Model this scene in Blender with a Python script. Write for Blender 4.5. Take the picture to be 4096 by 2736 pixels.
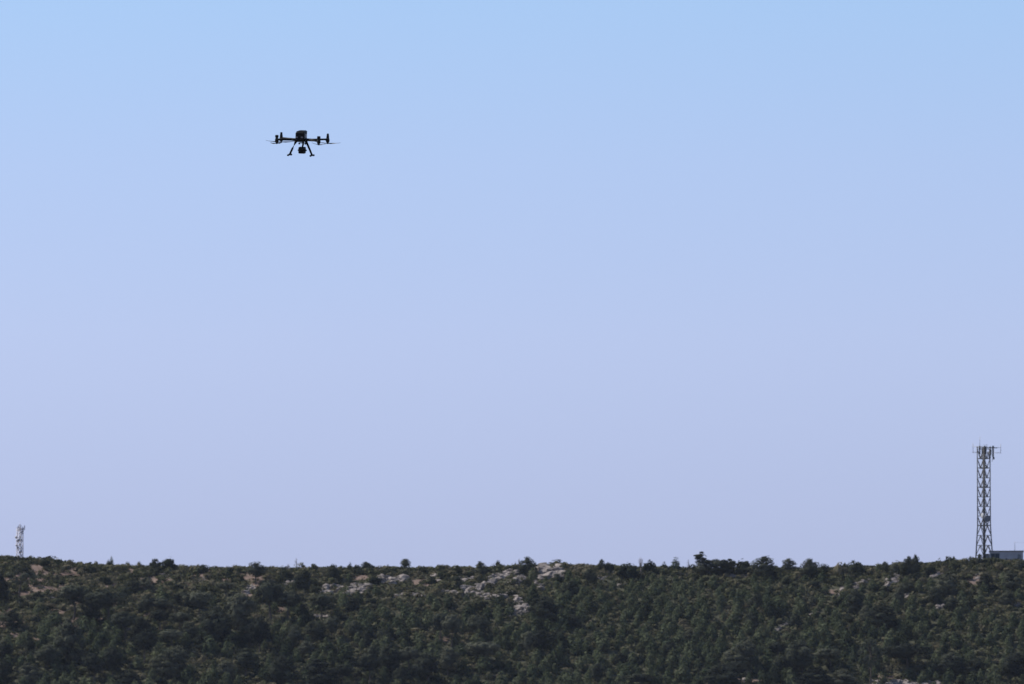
import bpy, bmesh, math, random
import numpy as np
from mathutils import Vector, Matrix

R = math.radians
for o in list(bpy.data.objects):
    bpy.data.objects.remove(o, do_unlink=True)
scene = bpy.context.scene
COL = scene.collection

# ------------------------------------------------------------------ camera
LENS, SENSOR = 300.0, 36.0
CAM_Z = 1.7
PITCH = R(6.0)
F_PX = 4096.0 * LENS / SENSOR            # focal length in photograph pixels
cam_d = bpy.data.cameras.new('camera')
cam_d.lens = LENS
cam_d.sensor_width = SENSOR
cam_d.clip_start = 0.5
cam_d.clip_end = 40000
cam_d.dof.use_dof = True
cam_d.dof.focus_distance = 139.0
cam_d.dof.aperture_fstop = 13.5
cam = bpy.data.objects.new('camera', cam_d)
cam.location = (0, 0, CAM_Z)
cam.rotation_euler = (R(90) + PITCH, 0, 0)
COL.objects.link(cam)
scene.camera = cam

# ------------------------------------------------------------------ sky + sun
SUN_EL, SUN_AZ = R(50), R(-74)           # azimuth from +Y, negative = to the left
world = bpy.data.worlds.new('World')
scene.world = world
world.use_nodes = True
wn, wl = world.node_tree.nodes, world.node_tree.links
wn.clear()
sky = wn.new('ShaderNodeTexSky')
sky.sky_type = 'NISHITA'
sky.sun_disc = False
sky.sun_elevation = SUN_EL
sky.sun_rotation = SUN_AZ
sky.altitude = 300
sky.air_density = 1.0
sky.dust_density = 0.6
sky.ozone_density = 3.0
tint = wn.new('ShaderNodeMix'); tint.data_type = 'RGBA'; tint.blend_type = 'MULTIPLY'
tint.inputs[0].default_value = 1.0
tc = wn.new('ShaderNodeTexCoord')
sep = wn.new('ShaderNodeSeparateXYZ')
ramp = wn.new('ShaderNodeValToRGB')
wl.new(tc.outputs['Generated'], sep.inputs[0])
wl.new(sep.outputs['Z'], ramp.inputs[0])
cr = ramp.color_ramp
SKY_STOPS = [(0.0, (0.72, 0.61, 0.78)), (0.30, (0.89, 0.90, 0.97)), (0.078, (0.74, 0.625, 0.81)), (0.104, (0.925, 0.775, 0.91)), (0.125, (0.95, 0.845, 0.96)), (0.145, (0.925, 0.91, 1.0))]
for i, (p, c) in enumerate(SKY_STOPS):
    e = cr.elements[i] if i < 2 else cr.elements.new(p)
    e.position = p
    e.color = (*c, 1)
bg = wn.new('ShaderNodeBackground')
bg.inputs['Strength'].default_value = 0.115
wo = wn.new('ShaderNodeOutputWorld')
wl.new(sky.outputs[0], tint.inputs[6])
wl.new(ramp.outputs[0], tint.inputs[7])
wl.new(tint.outputs[2], bg.inputs['Color'])
wl.new(bg.outputs[0], wo.inputs['Surface'])

sun_d = bpy.data.lights.new('sun', 'SUN')
sun_d.energy = 5.0
sun_d.angle = R(0.53)
sun_d.color = (1.0, 0.95, 0.86)
sun = bpy.data.objects.new('sun', sun_d)
to_sun = Vector((math.sin(SUN_AZ) * math.cos(SUN_EL), math.cos(SUN_AZ) * math.cos(SUN_EL), math.sin(SUN_EL)))
sun.rotation_euler = to_sun.to_track_quat('Z', 'Y').to_euler()
sun.location = (0, 1900, 400)
COL.objects.link(sun)

scene.render.engine = 'CYCLES'
scene.view_settings.view_transform = 'Standard'
scene.view_settings.look = 'None'
scene.view_settings.exposure = 0.38
scene.view_settings.gamma = 1.0
scene.view_settings.use_curve_mapping = False
scene.cycles.max_bounces = 6
scene.cycles.volume_bounces = 0

rng = np.random.default_rng(11)
random.seed(11)

# ------------------------------------------------------------------ helpers
FWD = np.array([0, math.cos(PITCH), math.sin(PITCH)])
UPV = np.array([0, -math.sin(PITCH), math.cos(PITCH)])
RGT = np.array([1.0, 0, 0])
CAM = np.array([0, 0, CAM_Z])


def ray(u, v):
    return FWD + RGT * ((u - 2048) / F_PX) + UPV * ((1368 - v) / F_PX)


def project(P):
    Q = np.asarray(P, float) - CAM
    f = Q @ FWD
    return 2048 + F_PX * (Q @ RGT) / f, 1368 - F_PX * (Q @ UPV) / f


def tag(o, label=None, cat=None, group=None, kind=None):
    if label: o['label'] = label
    if cat: o['category'] = cat
    if group: o['group'] = group
    if kind: o['kind'] = kind
    return o


def empty(name, loc=(0, 0, 0), rz=0.0):
    o = bpy.data.objects.new(name, None)
    o.empty_display_size = 0.3
    o.location = loc
    o.rotation_euler = (0, 0, rz)
    COL.objects.link(o)
    return o


def add_obj(name, me, parent=None):
    o = bpy.data.objects.new(name, me)
    COL.objects.link(o)
    if parent: o.parent = parent
    return o


def np_mesh(name, V, F, mat, smooth=False):
    """V (n,3), F (m,k) all polygons of the same size k"""
    V = np.ascontiguousarray(V, np.float32); F = np.ascontiguousarray(F, np.int32)
    me = bpy.data.meshes.new(name)
    m, k = F.shape
    me.vertices.add(len(V)); me.vertices.foreach_set('co', V.ravel())
    me.loops.add(m * k); me.loops.foreach_set('vertex_index', F.ravel())
    me.polygons.add(m)
    me.polygons.foreach_set('loop_start', np.arange(0, m * k, k, dtype=np.int32))
    me.polygons.foreach_set('use_smooth', np.full(m, smooth))
    me.update(calc_edges=True)
    me.validate()
    if mat: me.materials.append(mat)
    return me


def bm_mesh(name, bm, mat, smooth=False):
    me = bpy.data.meshes.new(name)
    bmesh.ops.recalc_face_normals(bm, faces=bm.faces)
    if smooth:
        for f in bm.faces: f.smooth = True
    bm.to_mesh(me); bm.free()
    if mat: me.materials.append(mat)
    return me


def frame_from(d):
    d = Vector(d).normalized()
    a = Vector((0, 0, 1)) if abs(d.z) < 0.9 else Vector((1, 0, 0))
    s = d.cross(a).normalized()
    return s, d.cross(s).normalized()


def bm_tube(bm, pts, radii, n=6, cap=True):
    rings = []
    pts = [Vector(p) for p in pts]
    for i, p in enumerate(pts):
        d = pts[min(i + 1, len(pts) - 1)] - pts[max(i - 1, 0)]
        s, t = frame_from(d)
        rings.append([bm.verts.new(p + (s * math.cos(2 * math.pi * k / n) + t * math.sin(2 * math.pi * k / n)) * radii[i]) for k in range(n)])
    for a, b in zip(rings, rings[1:]):
        for k in range(n):
            bm.faces.new((a[k], a[(k + 1) % n], b[(k + 1) % n], b[k]))
    if cap:
        bm.faces.new(rings[0][::-1]); bm.faces.new(rings[-1])


def bm_box(bm, c, s, bevel=0.0, rot=None, taper=None):
    """box centred on c with full sizes s; taper = (sx, sy) scale of the top face"""
    c = Vector(c)
    vs = []
    for dz in (-0.5, 0.5):
        for dx, dy in ((-0.5, -0.5), (0.5, -0.5), (0.5, 0.5), (-0.5, 0.5)):
            tx, ty = (taper if (taper and dz > 0) else (1, 1))
            p = Vector((dx * s[0] * tx, dy * s[1] * ty, dz * s[2]))
            if rot: p = rot @ p
            vs.append(bm.verts.new(c + p))
    fs = [bm.faces.new([vs[i] for i in q]) for q in ((3, 2, 1, 0), (4, 5, 6, 7), (0, 1, 5, 4), (1, 2, 6, 5), (2, 3, 7, 6), (3, 0, 4, 7))]
    if bevel:
        es = list({e for f in fs for e in f.edges})
        bmesh.ops.bevel(bm, geom=es, offset=bevel, segments=2, profile=0.5, affect='EDGES')


def box_part(name, c, s, mat, parent, bevel=0.0, rot=None, taper=None, smooth=False):
    bm = bmesh.new(); bm_box(bm, c, s, bevel, rot, taper)
    return add_obj(name, bm_mesh(name, bm, mat, smooth), parent)


def tube_part(name, pts, radii, mat, parent, n=8, smooth=True):
    bm = bmesh.new(); bm_tube(bm, pts, radii, n)
    return add_obj(name, bm_mesh(name, bm, mat, smooth), parent)


def bar_part(name, a, b, w, mat, parent, h=None):
    """straight angle-iron bar from a to b"""
    a, b = Vector(a), Vector(b)
    d = (b - a); L = d.length
    rot = d.to_track_quat('Z', 'Y').to_matrix()
    return box_part(name, (a + b) / 2, (w, h or w, L), mat, parent, rot=rot)


# ------------------------------------------------------------------ noise
_tab = np.random.default_rng(5).random((256, 256))


def vnoise(x, y):
    x = np.asarray(x, float); y = np.asarray(y, float)
    xi, yi = np.floor(x).astype(int), np.floor(y).astype(int)
    fx, fy = x - xi, y - yi
    fx = fx * fx * (3 - 2 * fx); fy = fy * fy * (3 - 2 * fy)
    g = lambda a, b: _tab[a & 255, b & 255]
    return ((g(xi, yi) * (1 - fx) + g(xi + 1, yi) * fx) * (1 - fy) + (g(xi, yi + 1) * (1 - fx) + g(xi + 1, yi + 1) * fx) * fy) * 2 - 1


# ------------------------------------------------------------------ materials
def new_mat(name):
    m = bpy.data.materials.new(name); m.use_nodes = True
    nt = m.node_tree; nt.nodes.clear()
    out = nt.nodes.new('ShaderNodeOutputMaterial')
    return m, nt, out


def simple_mat(name, col, rough=0.6, metal=0.0, var=0.15, scale=6.0, spec=0.4):
    m, nt, out = new_mat(name)
    b = nt.nodes.new('ShaderNodeBsdfPrincipled')
    b.inputs['Roughness'].default_value = rough
    b.inputs['Metallic'].default_value = metal
    b.inputs['Specular IOR Level'].default_value = spec
    tcn = nt.nodes.new('ShaderNodeTexCoord')
    n = nt.nodes.new('ShaderNodeTexNoise'); n.inputs['Scale'].default_value = scale; n.inputs['Detail'].default_value = 4
    r = nt.nodes.new('ShaderNodeValToRGB')
    r.color_ramp.elements[0].color = (*[c * (1 - var) for c in col], 1)
    r.color_ramp.elements[1].color = (*[min(1, c * (1 + var)) for c in col], 1)
    r.color_ramp.elements[0].position = 0.3; r.color_ramp.elements[1].position = 0.7
    nt.links.new(tcn.outputs['Object'], n.inputs['Vector'])
    nt.links.new(n.outputs['Fac'], r.inputs[0])
    nt.links.new(r.outputs[0], b.inputs['Base Color'])
    nt.links.new(b.outputs[0], out.inputs['Surface'])
    return m


def foliage_mat(name, dark, light, trans=0.35, patch=0.09, mid=None):
    """leaf colour drifts from plant to plant and across the hill; thin leaves let some sun through"""
    m, nt, out = new_mat(name)
    geo = nt.nodes.new('ShaderNodeNewGeometry')
    inf = nt.nodes.new('ShaderNodeObjectInfo')
    n1 = nt.nodes.new('ShaderNodeTexNoise'); n1.inputs['Scale'].default_value = patch; n1.inputs['Detail'].default_value = 2
    n2 = nt.nodes.new('ShaderNodeTexNoise'); n2.inputs['Scale'].default_value = 0.45; n2.inputs['Detail'].default_value = 3
    nt.links.new(geo.outputs['Position'], n1.inputs['Vector'])
    nt.links.new(geo.outputs['Position'], n2.inputs['Vector'])

    def math_(op, a, b):
        q = nt.nodes.new('ShaderNodeMath'); q.operation = op
        for i, s in enumerate((a, b)):
            if isinstance(s, (int, float)): q.inputs[i].default_value = s
            else: nt.links.new(s, q.inputs[i])
        return q.outputs[0]
    ctr = lambda x, k: math_('MULTIPLY', math_('SUBTRACT', x, 0.5), k)
    s = math_('ADD', ctr(n1.outputs['Fac'], 1.3), ctr(n2.outputs['Fac'], 1.3))
    s = math_('ADD', s, ctr(inf.outputs['Random'], 0.95))
    s = math_('ADD', s, ctr(geo.outputs['Random Per Island'], 0.22))
    s = math_('ADD', s, 0.52)
    r = nt.nodes.new('ShaderNodeValToRGB')
    r.color_ramp.elements[0].position = 0.10; r.color_ramp.elements[0].color = (*dark, 1)
    r.color_ramp.elements[1].position = 0.95; r.color_ramp.elements[1].color = (*light, 1)
    if mid:
        e = r.color_ramp.elements.new(0.5); e.color = (*mid, 1)
    nt.links.new(s, r.inputs[0])
    d = nt.nodes.new('ShaderNodeBsdfDiffuse'); t = nt.nodes.new('ShaderNodeBsdfTranslucent')
    mx = nt.nodes.new('ShaderNodeMixShader'); mx.inputs[0].default_value = trans
    nt.links.new(r.outputs[0], d.inputs['Color']); nt.links.new(r.outputs[0], t.inputs['Color'])
    nt.links.new(d.outputs[0], mx.inputs[1]); nt.links.new(t.outputs[0], mx.inputs[2])
    nt.links.new(mx.outputs[0], out.inputs['Surface'])
    return m


M_PINE = foliage_mat('pine_needles', (0.022, 0.025, 0.020), (0.080, 0.083, 0.060), 0.18, mid=(0.045, 0.050, 0.036))
M_YOUNG = foliage_mat('young_pine_needles', (0.030, 0.037, 0.024), (0.094, 0.106, 0.062), 0.28, mid=(0.055, 0.069, 0.040))
M_SHRUB = foliage_mat('shrub_leaves', (0.030, 0.032, 0.020), (0.128, 0.112, 0.074), 0.22, mid=(0.066, 0.070, 0.038))
M_DARK = foliage_mat('evergreen_leaves', (0.016, 0.020, 0.015), (0.040, 0.044, 0.028), 0.12)
M_DRY = foliage_mat('dry_grass_blades', (0.13, 0.10, 0.07), (0.26, 0.20, 0.13), 0.3)
M_BARK = simple_mat('pine_bark', (0.065, 0.050, 0.042), 0.9, var=0.35, scale=3)
M_DEAD = simple_mat('dead_wood', (0.16, 0.13, 0.13), 0.9, var=0.25, scale=3)
M_STEEL = simple_mat('galvanised_steel', (0.026, 0.026, 0.030), 0.65, 0.0, 0.2, 1.5)
M_STEEL_THIN = simple_mat('aluminium_tube', (0.20, 0.20, 0.21), 0.5, 0.3, 0.15, 2)
M_CABLE = simple_mat('black_cable', (0.012, 0.012, 0.013), 0.7, 0, 0.2, 2)
M_PANEL = simple_mat('antenna_radome', (0.075, 0.075, 0.08), 0.5, 0, 0.1, 2)
M_DISH = simple_mat('dish_radome', (0.13, 0.13, 0.15), 0.5, 0, 0.08, 1.5)
M_WHITE = simple_mat('white_enamel', (0.34, 0.34, 0.35), 0.4, 0, 0.05, 1.5)
M_MAST = simple_mat('haze_paled_mast_steel', (0.44, 0.43, 0.49), 0.55, 0.0, 0.2, 1.2)  # galvanised grey, with the fading by distant haze put into the lighter colour
M_MAST_D = simple_mat('grey_mast_equipment', (0.32, 0.30, 0.33), 0.55, 0.0, 0.2, 1.2)
M_WALL = simple_mat('cabin_panel', (0.31, 0.305, 0.33), 0.7, 0, 0.14, 0.8)
M_ROOF = simple_mat('cabin_roof', (0.10, 0.10, 0.10), 0.8, 0, 0.2, 1.0)
M_FRAME = simple_mat('window_frame', (0.13, 0.14, 0.15), 0.5, 0.2, 0.1, 2)
M_GLASS = simple_mat('window_glass', (0.012, 0.026, 0.042), 0.3, 0, 0.2, 1.0, 0.12)
M_DRONE = simple_mat('matte_black_shell', (0.007, 0.007, 0.008), 0.55, 0, 0.15, 20, 0.25)
M_DRONE2 = simple_mat('carbon_tube', (0.006, 0.006, 0.007), 0.55, 0, 0.2, 60, 0.15)
M_SENSOR = simple_mat('grey_sensor_window', (0.22, 0.20, 0.23), 0.35, 0, 0.1, 40)
M_BLADE = simple_mat('propeller_blade', (0.045, 0.040, 0.038), 0.35, 0, 0.1, 20)
M_LENS = simple_mat('camera_lens', (0.006, 0.006, 0.01), 0.1, 0, 0.1, 20)


def ground_mat():
    m, nt, out = new_mat('hillside_soil')
    b = nt.nodes.new('ShaderNodeBsdfPrincipled'); b.inputs['Roughness'].default_value = 0.95
    b.inputs['Specular IOR Level'].default_value = 0.1
    geo = nt.nodes.new('ShaderNodeNewGeometry')
    n1 = nt.nodes.new('ShaderNodeTexNoise'); n1.inputs['Scale'].default_value = 0.16; n1.inputs['Detail'].default_value = 6
    n2 = nt.nodes.new('ShaderNodeTexNoise'); n2.inputs['Scale'].default_value = 1.1; n2.inputs['Detail'].default_value = 6
    for n in (n1, n2): nt.links.new(geo.outputs['Position'], n.inputs['Vector'])
    r1 = nt.nodes.new('ShaderNodeValToRGB')
    e = r1.color_ramp.elements
    e[0].position = 0.36; e[0].color = (0.105, 0.072, 0.060, 1)
    e[1].position = 0.64; e[1].color = (0.165, 0.122, 0.100, 1)
    nt.links.new(n1.outputs['Fac'], r1.inputs[0])
    mx = nt.nodes.new('ShaderNodeMix'); mx.data_type = 'RGBA'; mx.blend_type = 'MIX'
    at = nt.nodes.new('ShaderNodeAttribute'); at.attribute_name = 'soil'
    am = nt.nodes.new('ShaderNodeMath'); am.operation = 'MULTIPLY_ADD'
    nt.links.new(n2.outputs['Fac'], am.inputs[0]); am.inputs[1].default_value = 1.2; nt.links.new(at.outputs['Fac'], am.inputs[2])
    ar = nt.nodes.new('ShaderNodeMapRange'); ar.inputs[1].default_value = 0.75; ar.inputs[2].default_value = 1.15
    nt.links.new(am.outputs[0], ar.inputs[0])
    nt.links.new(ar.outputs[0], mx.inputs[0])
    mx.inputs[6].default_value = (0.045, 0.045, 0.028, 1)
    nt.links.new(r1.outputs[0], mx.inputs[7])
    nt.links.new(mx.outputs[2], b.inputs['Base Color'])
    bp = nt.nodes.new('ShaderNodeBump'); bp.inputs['Strength'].default_value = 0.6; bp.inputs['Distance'].default_value = 0.3
    nt.links.new(n2.outputs['Fac'], bp.inputs['Height']); nt.links.new(bp.outputs[0], b.inputs['Normal'])
    nt.links.new(b.outputs[0], out.inputs['Surface'])
    return m


def rock_mat():
    m, nt, out = new_mat('pale_limestone')
    b = nt.nodes.new('ShaderNodeBsdfPrincipled'); b.inputs['Roughness'].default_value = 0.9
    b.inputs['Specular IOR Level'].default_value = 0.15
    geo = nt.nodes.new('ShaderNodeNewGeometry')
    n1 = nt.nodes.new('ShaderNodeTexNoise'); n1.inputs['Scale'].default_value = 0.9; n1.inputs['Detail'].default_value = 8
    mp = nt.nodes.new('ShaderNodeMapping'); mp.inputs['Scale'].default_value = (0.6, 0.6, 3.2)
    n2 = nt.nodes.new('ShaderNodeTexNoise'); n2.inputs['Scale'].default_value = 1.3; n2.inputs['Detail'].default_value = 6
    nt.links.new(geo.outputs['Position'], n1.inputs['Vector'])
    nt.links.new(geo.outputs['Position'], mp.inputs['Vector']); nt.links.new(mp.outputs[0], n2.inputs['Vector'])
    r1 = nt.nodes.new('ShaderNodeValToRGB')
    e = r1.color_ramp.elements
    e[0].position = 0.34; e[0].color = (0.085, 0.075, 0.072, 1)
    e[1].position = 0.66; e[1].color = (0.25, 0.215, 0.195, 1)
    nt.links.new(n1.outputs['Fac'], r1.inputs[0])
    nt.links.new(r1.outputs[0], b.inputs['Base Color'])
    bp = nt.nodes.new('ShaderNodeBump'); bp.inputs['Strength'].default_value = 0.8; bp.inputs['Distance'].default_value = 0.35
    nt.links.new(n2.outputs['Fac'], bp.inputs['Height']); nt.links.new(bp.outputs[0], b.inputs['Normal'])
    nt.links.new(b.outputs[0], out.inputs['Surface'])
    return m


M_GROUND, M_ROCK = ground_mat(), rock_mat()

# ------------------------------------------------------------------ terrain
# skyline of the bare ground, in photograph pixels
PROFILE = [(-700, 2262), (-300, 2250), (0, 2244), (180, 2250), (330, 2262), (500, 2269), (700, 2274), (900, 2280), (1100, 2283),
           (1400, 2283), (1700, 2282), (1950, 2280), (2120, 2270), (2300, 2269), (2600, 2274), (2900, 2278), (3200, 2277),
           (3500, 2272), (3700, 2262), (3850, 2247), (4000, 2244), (4096, 2246), (4400, 2262), (4900, 2300)]
YR0 = 2000.0


def ridge_y(x):
    return YR0 + 6.0 * np.sin(x / 47.0 + 0.6) + 3.0 * np.sin(x / 19.0 + 2.0)


_px, _pz = [], []
for u, v in PROFILE:
    d = ray(u, v)
    x = d[0] / d[1] * YR0
    t = ridge_y(x) / d[1]
    _px.append(d[0] * t); _pz.append(CAM_Z + d[2] * t - 0.25)
_px, _pz = np.array(_px), np.array(_pz)


def ridge_z(x):
    k = 0
    for o in (-6, -3, 0, 3, 6): k = k + np.interp(x + o, _px, _pz)
    z = k / 5
    far = np.clip((np.abs(x) - 190) / 900, 0, 1)
    return z - 45 * far * far + 5 * far * np.sin(x / 130)


def terrain(x, y):
    x = np.asarray(x, float); y = np.asarray(y, float)
    yr = ridge_y(x)
    d = yr - y
    left = np.clip((40 - x) / 120, 0, 1)
    rr = 10 + 16 * left
    front = 0.40 * (np.sqrt(d * d + rr * rr) - rr)
    front = front + 1.6 * vnoise(x / 27 + 3.3, y / 22 + 1.7) * np.clip(np.abs(d) / 20, 0, 1)
    back = 0.10 * (np.sqrt(d * d + 100) - 10)
    h = ridge_z(x) - np.where(d > 0, front, back)
    h = h + 0.55 * vnoise(x / 6.5, y / 6.5) * np.clip((np.abs(d) - 2) / 12, 0.12, 1) + 0.2 * vnoise(x / 2.3 + 9, y / 2.3) * np.clip(np.abs(d) / 8, 0.2, 1)
    base = 3.0 * vnoise(x / 220 + 40, y / 220 + 12) * np.clip((np.abs(y) + np.abs(x) - 60) / 300, 0, 1)
    k = 7.0
    m = np.maximum(h, base)
    return m + k * np.log1p(np.exp(-np.abs(h - base) / k)) - k * np.log(2.0) * np.exp(-np.abs(h - base) / 30) * 0 - 0.0


G0 = float(terrain(0, 0))
cam.location.z = CAM_Z          # eye height above the valley floor, see ground offset below


def hit(u, v):
    """point where the sight line through photograph pixel (u, v) meets the hillside"""
    d = ray(u, v)
    ys = np.arange(1780, 2040, 0.25)
    t = ys / d[1]
    xs, zs = d[0] * t, CAM_Z + d[2] * t
    below = np.nonzero(terrain(xs, ys) >= zs)[0]
    if len(below) == 0:
        x = d[0] / d[1] * YR0
        y = float(ridge_y(x))
        return np.array([x, y - 1.0, float(terrain(x, y - 1.0))])
    i = below[0]
    return np.array([xs[i], ys[i], float(terrain(xs[i], ys[i]))])


def px_per_m(P):
    return F_PX / float((np.asarray(P) - CAM) @ FWD)


def axis(fine0, fine1, step, lo, hi):
    a = list(np.arange(fine0, fine1 + 1e-6, step))
    s, p = step, fine1
    while p < hi:
        s *= 1.22; p += s; a.append(min(p, hi))
    s, p = step, fine0
    while p > lo:
        s *= 1.22; p -= s; a.insert(0, max(p, lo))
    return np.array(sorted(set(a)))


gx, gy = axis(-165, 165, 1.1, -5500, 5500), axis(1830, 2040, 1.1, -900, 7000)
GX, GY = np.meshgrid(gx, gy, indexing='ij')
GZ = terrain(GX, GY)
nx, ny = GX.shape
idx = np.arange(nx * ny).reshape(nx, ny)
Fq = np.stack([idx[:-1, :-1], idx[1:, :-1], idx[1:, 1:], idx[:-1, 1:]], -1).reshape(-1, 4)
SOIL = [(280, 2287, 26, 8), (160, 2292, 34, 7), (435, 2340, 20, 9), (370, 2366, 26, 8), (200, 2452, 60, 13), (170, 2472, 24, 10), (525, 2386, 18, 8), (165, 2352, 44, 10), (90, 2372, 34, 8), (235, 2340, 26, 7),
        (655, 2322, 26, 8), (128, 2336, 14, 12), (60, 2540, 18, 10), (140, 2560, 22, 10), (300, 2414, 20, 10), (2940, 2304, 36, 4), (2935, 2470, 40, 5),
        (3330, 2370, 34, 6), (3955, 2700, 14, 12), (4000, 2722, 24, 5), (1120, 2440, 20, 10), (1790, 2555, 40, 10), (560, 2350, 20, 8), (2980, 2722, 60, 8),
        (700, 2470, 20, 12), (450, 2410, 24, 8), (3900, 2320, 30, 16), (3560, 2706, 50, 8), (1440, 2310, 30, 10), (1700, 2330, 60, 12)]


def soil_mask(u, v):
    u = np.asarray(u, float); v = np.asarray(v, float)
    m = np.zeros(u.shape)
    for a, b, w, h in SOIL: m = np.maximum(m, 1.35 - np.sqrt(((u - a) / w) ** 2 + ((v - b) / h) ** 2))
    left = ((u < 1050) & (v < 2520)) * np.clip((vnoise(u / 75.0 + 3, v / 20.0 + 8) - 0.30) * 4, 0, 1)
    return np.clip(np.maximum(m * 1.6, left), 0, 1)


ground = add_obj('hillside', np_mesh('hillside', np.stack([GX, GY, GZ], -1).reshape(-1, 3), Fq, M_GROUND, True))
_su, _sv = project(np.stack([GX, GY, GZ], -1).reshape(-1, 3))
_sm = np.where(np.abs(GY.ravel() - 1930) < 130, soil_mask(_su, _sv), 0.25)
_at = ground.data.attributes.new('soil', 'FLOAT', 'POINT')
_at.data.foreach_set('value', _sm.astype(np.float32))
tag(ground, 'reddish stony hillside rising to the scrub covered ridge', kind='structure')

# ------------------------------------------------------------------ foliage builders


def unit(n):
    d = rng.normal(size=(n, 3))
    return d / np.linalg.norm(d, axis=1, keepdims=True)


def cards(P, N, L, W, up=0.0):
    """rhombus leaf sprays at P facing N; returns V, F"""
    n = len(P)
    a = unit(n) + np.array([0, 0, up])
    a -= (a * N).sum(1, keepdims=True) * N
    a /= np.linalg.norm(a, axis=1, keepdims=True) + 1e-9
    s = np.cross(N, a)
    L = L[:, None] * 0.5; W = W[:, None] * 0.5
    V = np.stack([P - a * L, P + s * W, P + a * L, P - s * W], 1).reshape(-1, 3)
    return V, np.arange(n * 4).reshape(-1, 4)


def clump_cards(C, RAD, per, size, flat=0.7, jitter=0.7, up=0.0, aspect=0.5):
    Ps, Ns = [], []
    Ca = np.array(C)
    ctr = Ca.mean(0) - np.array([0, 0, 0.12 * (Ca[:, 2].max() - Ca[:, 2].min() + 0.5)])
    for c, r in zip(C, RAD):
        d = unit(per)
        rad = r * (0.45 + 0.55 * rng.random(per) ** 0.5)
        p = d * rad[:, None]
        p[:, 2] *= flat
        g = c + p - ctr
        g /= np.linalg.norm(g, axis=1, keepdims=True) + 1e-6
        n = d * 0.55 + g * 0.85 + unit(per) * jitter
        n /= np.linalg.norm(n, axis=1, keepdims=True)
        Ps.append(c + p); Ns.append(n)
    P, N = np.concatenate(Ps), np.concatenate(Ns)
    L = size * (0.6 + 0.8 * rng.random(len(P)))
    return cards(P, N, L, L * aspect, up)


def norm_scale(V):
    """scale that makes a plant one unit tall and one unit wide"""
    zt_ = np.percentile(V[:, 2], 99.3)
    w_ = 0.5 * (np.percentile(V[:, 0], 98.5) - np.percentile(V[:, 0], 1.5) + np.percentile(V[:, 1], 98.5) - np.percentile(V[:, 1], 1.5))
    return np.array([1 / w_, 1 / w_, 1 / zt_])


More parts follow.
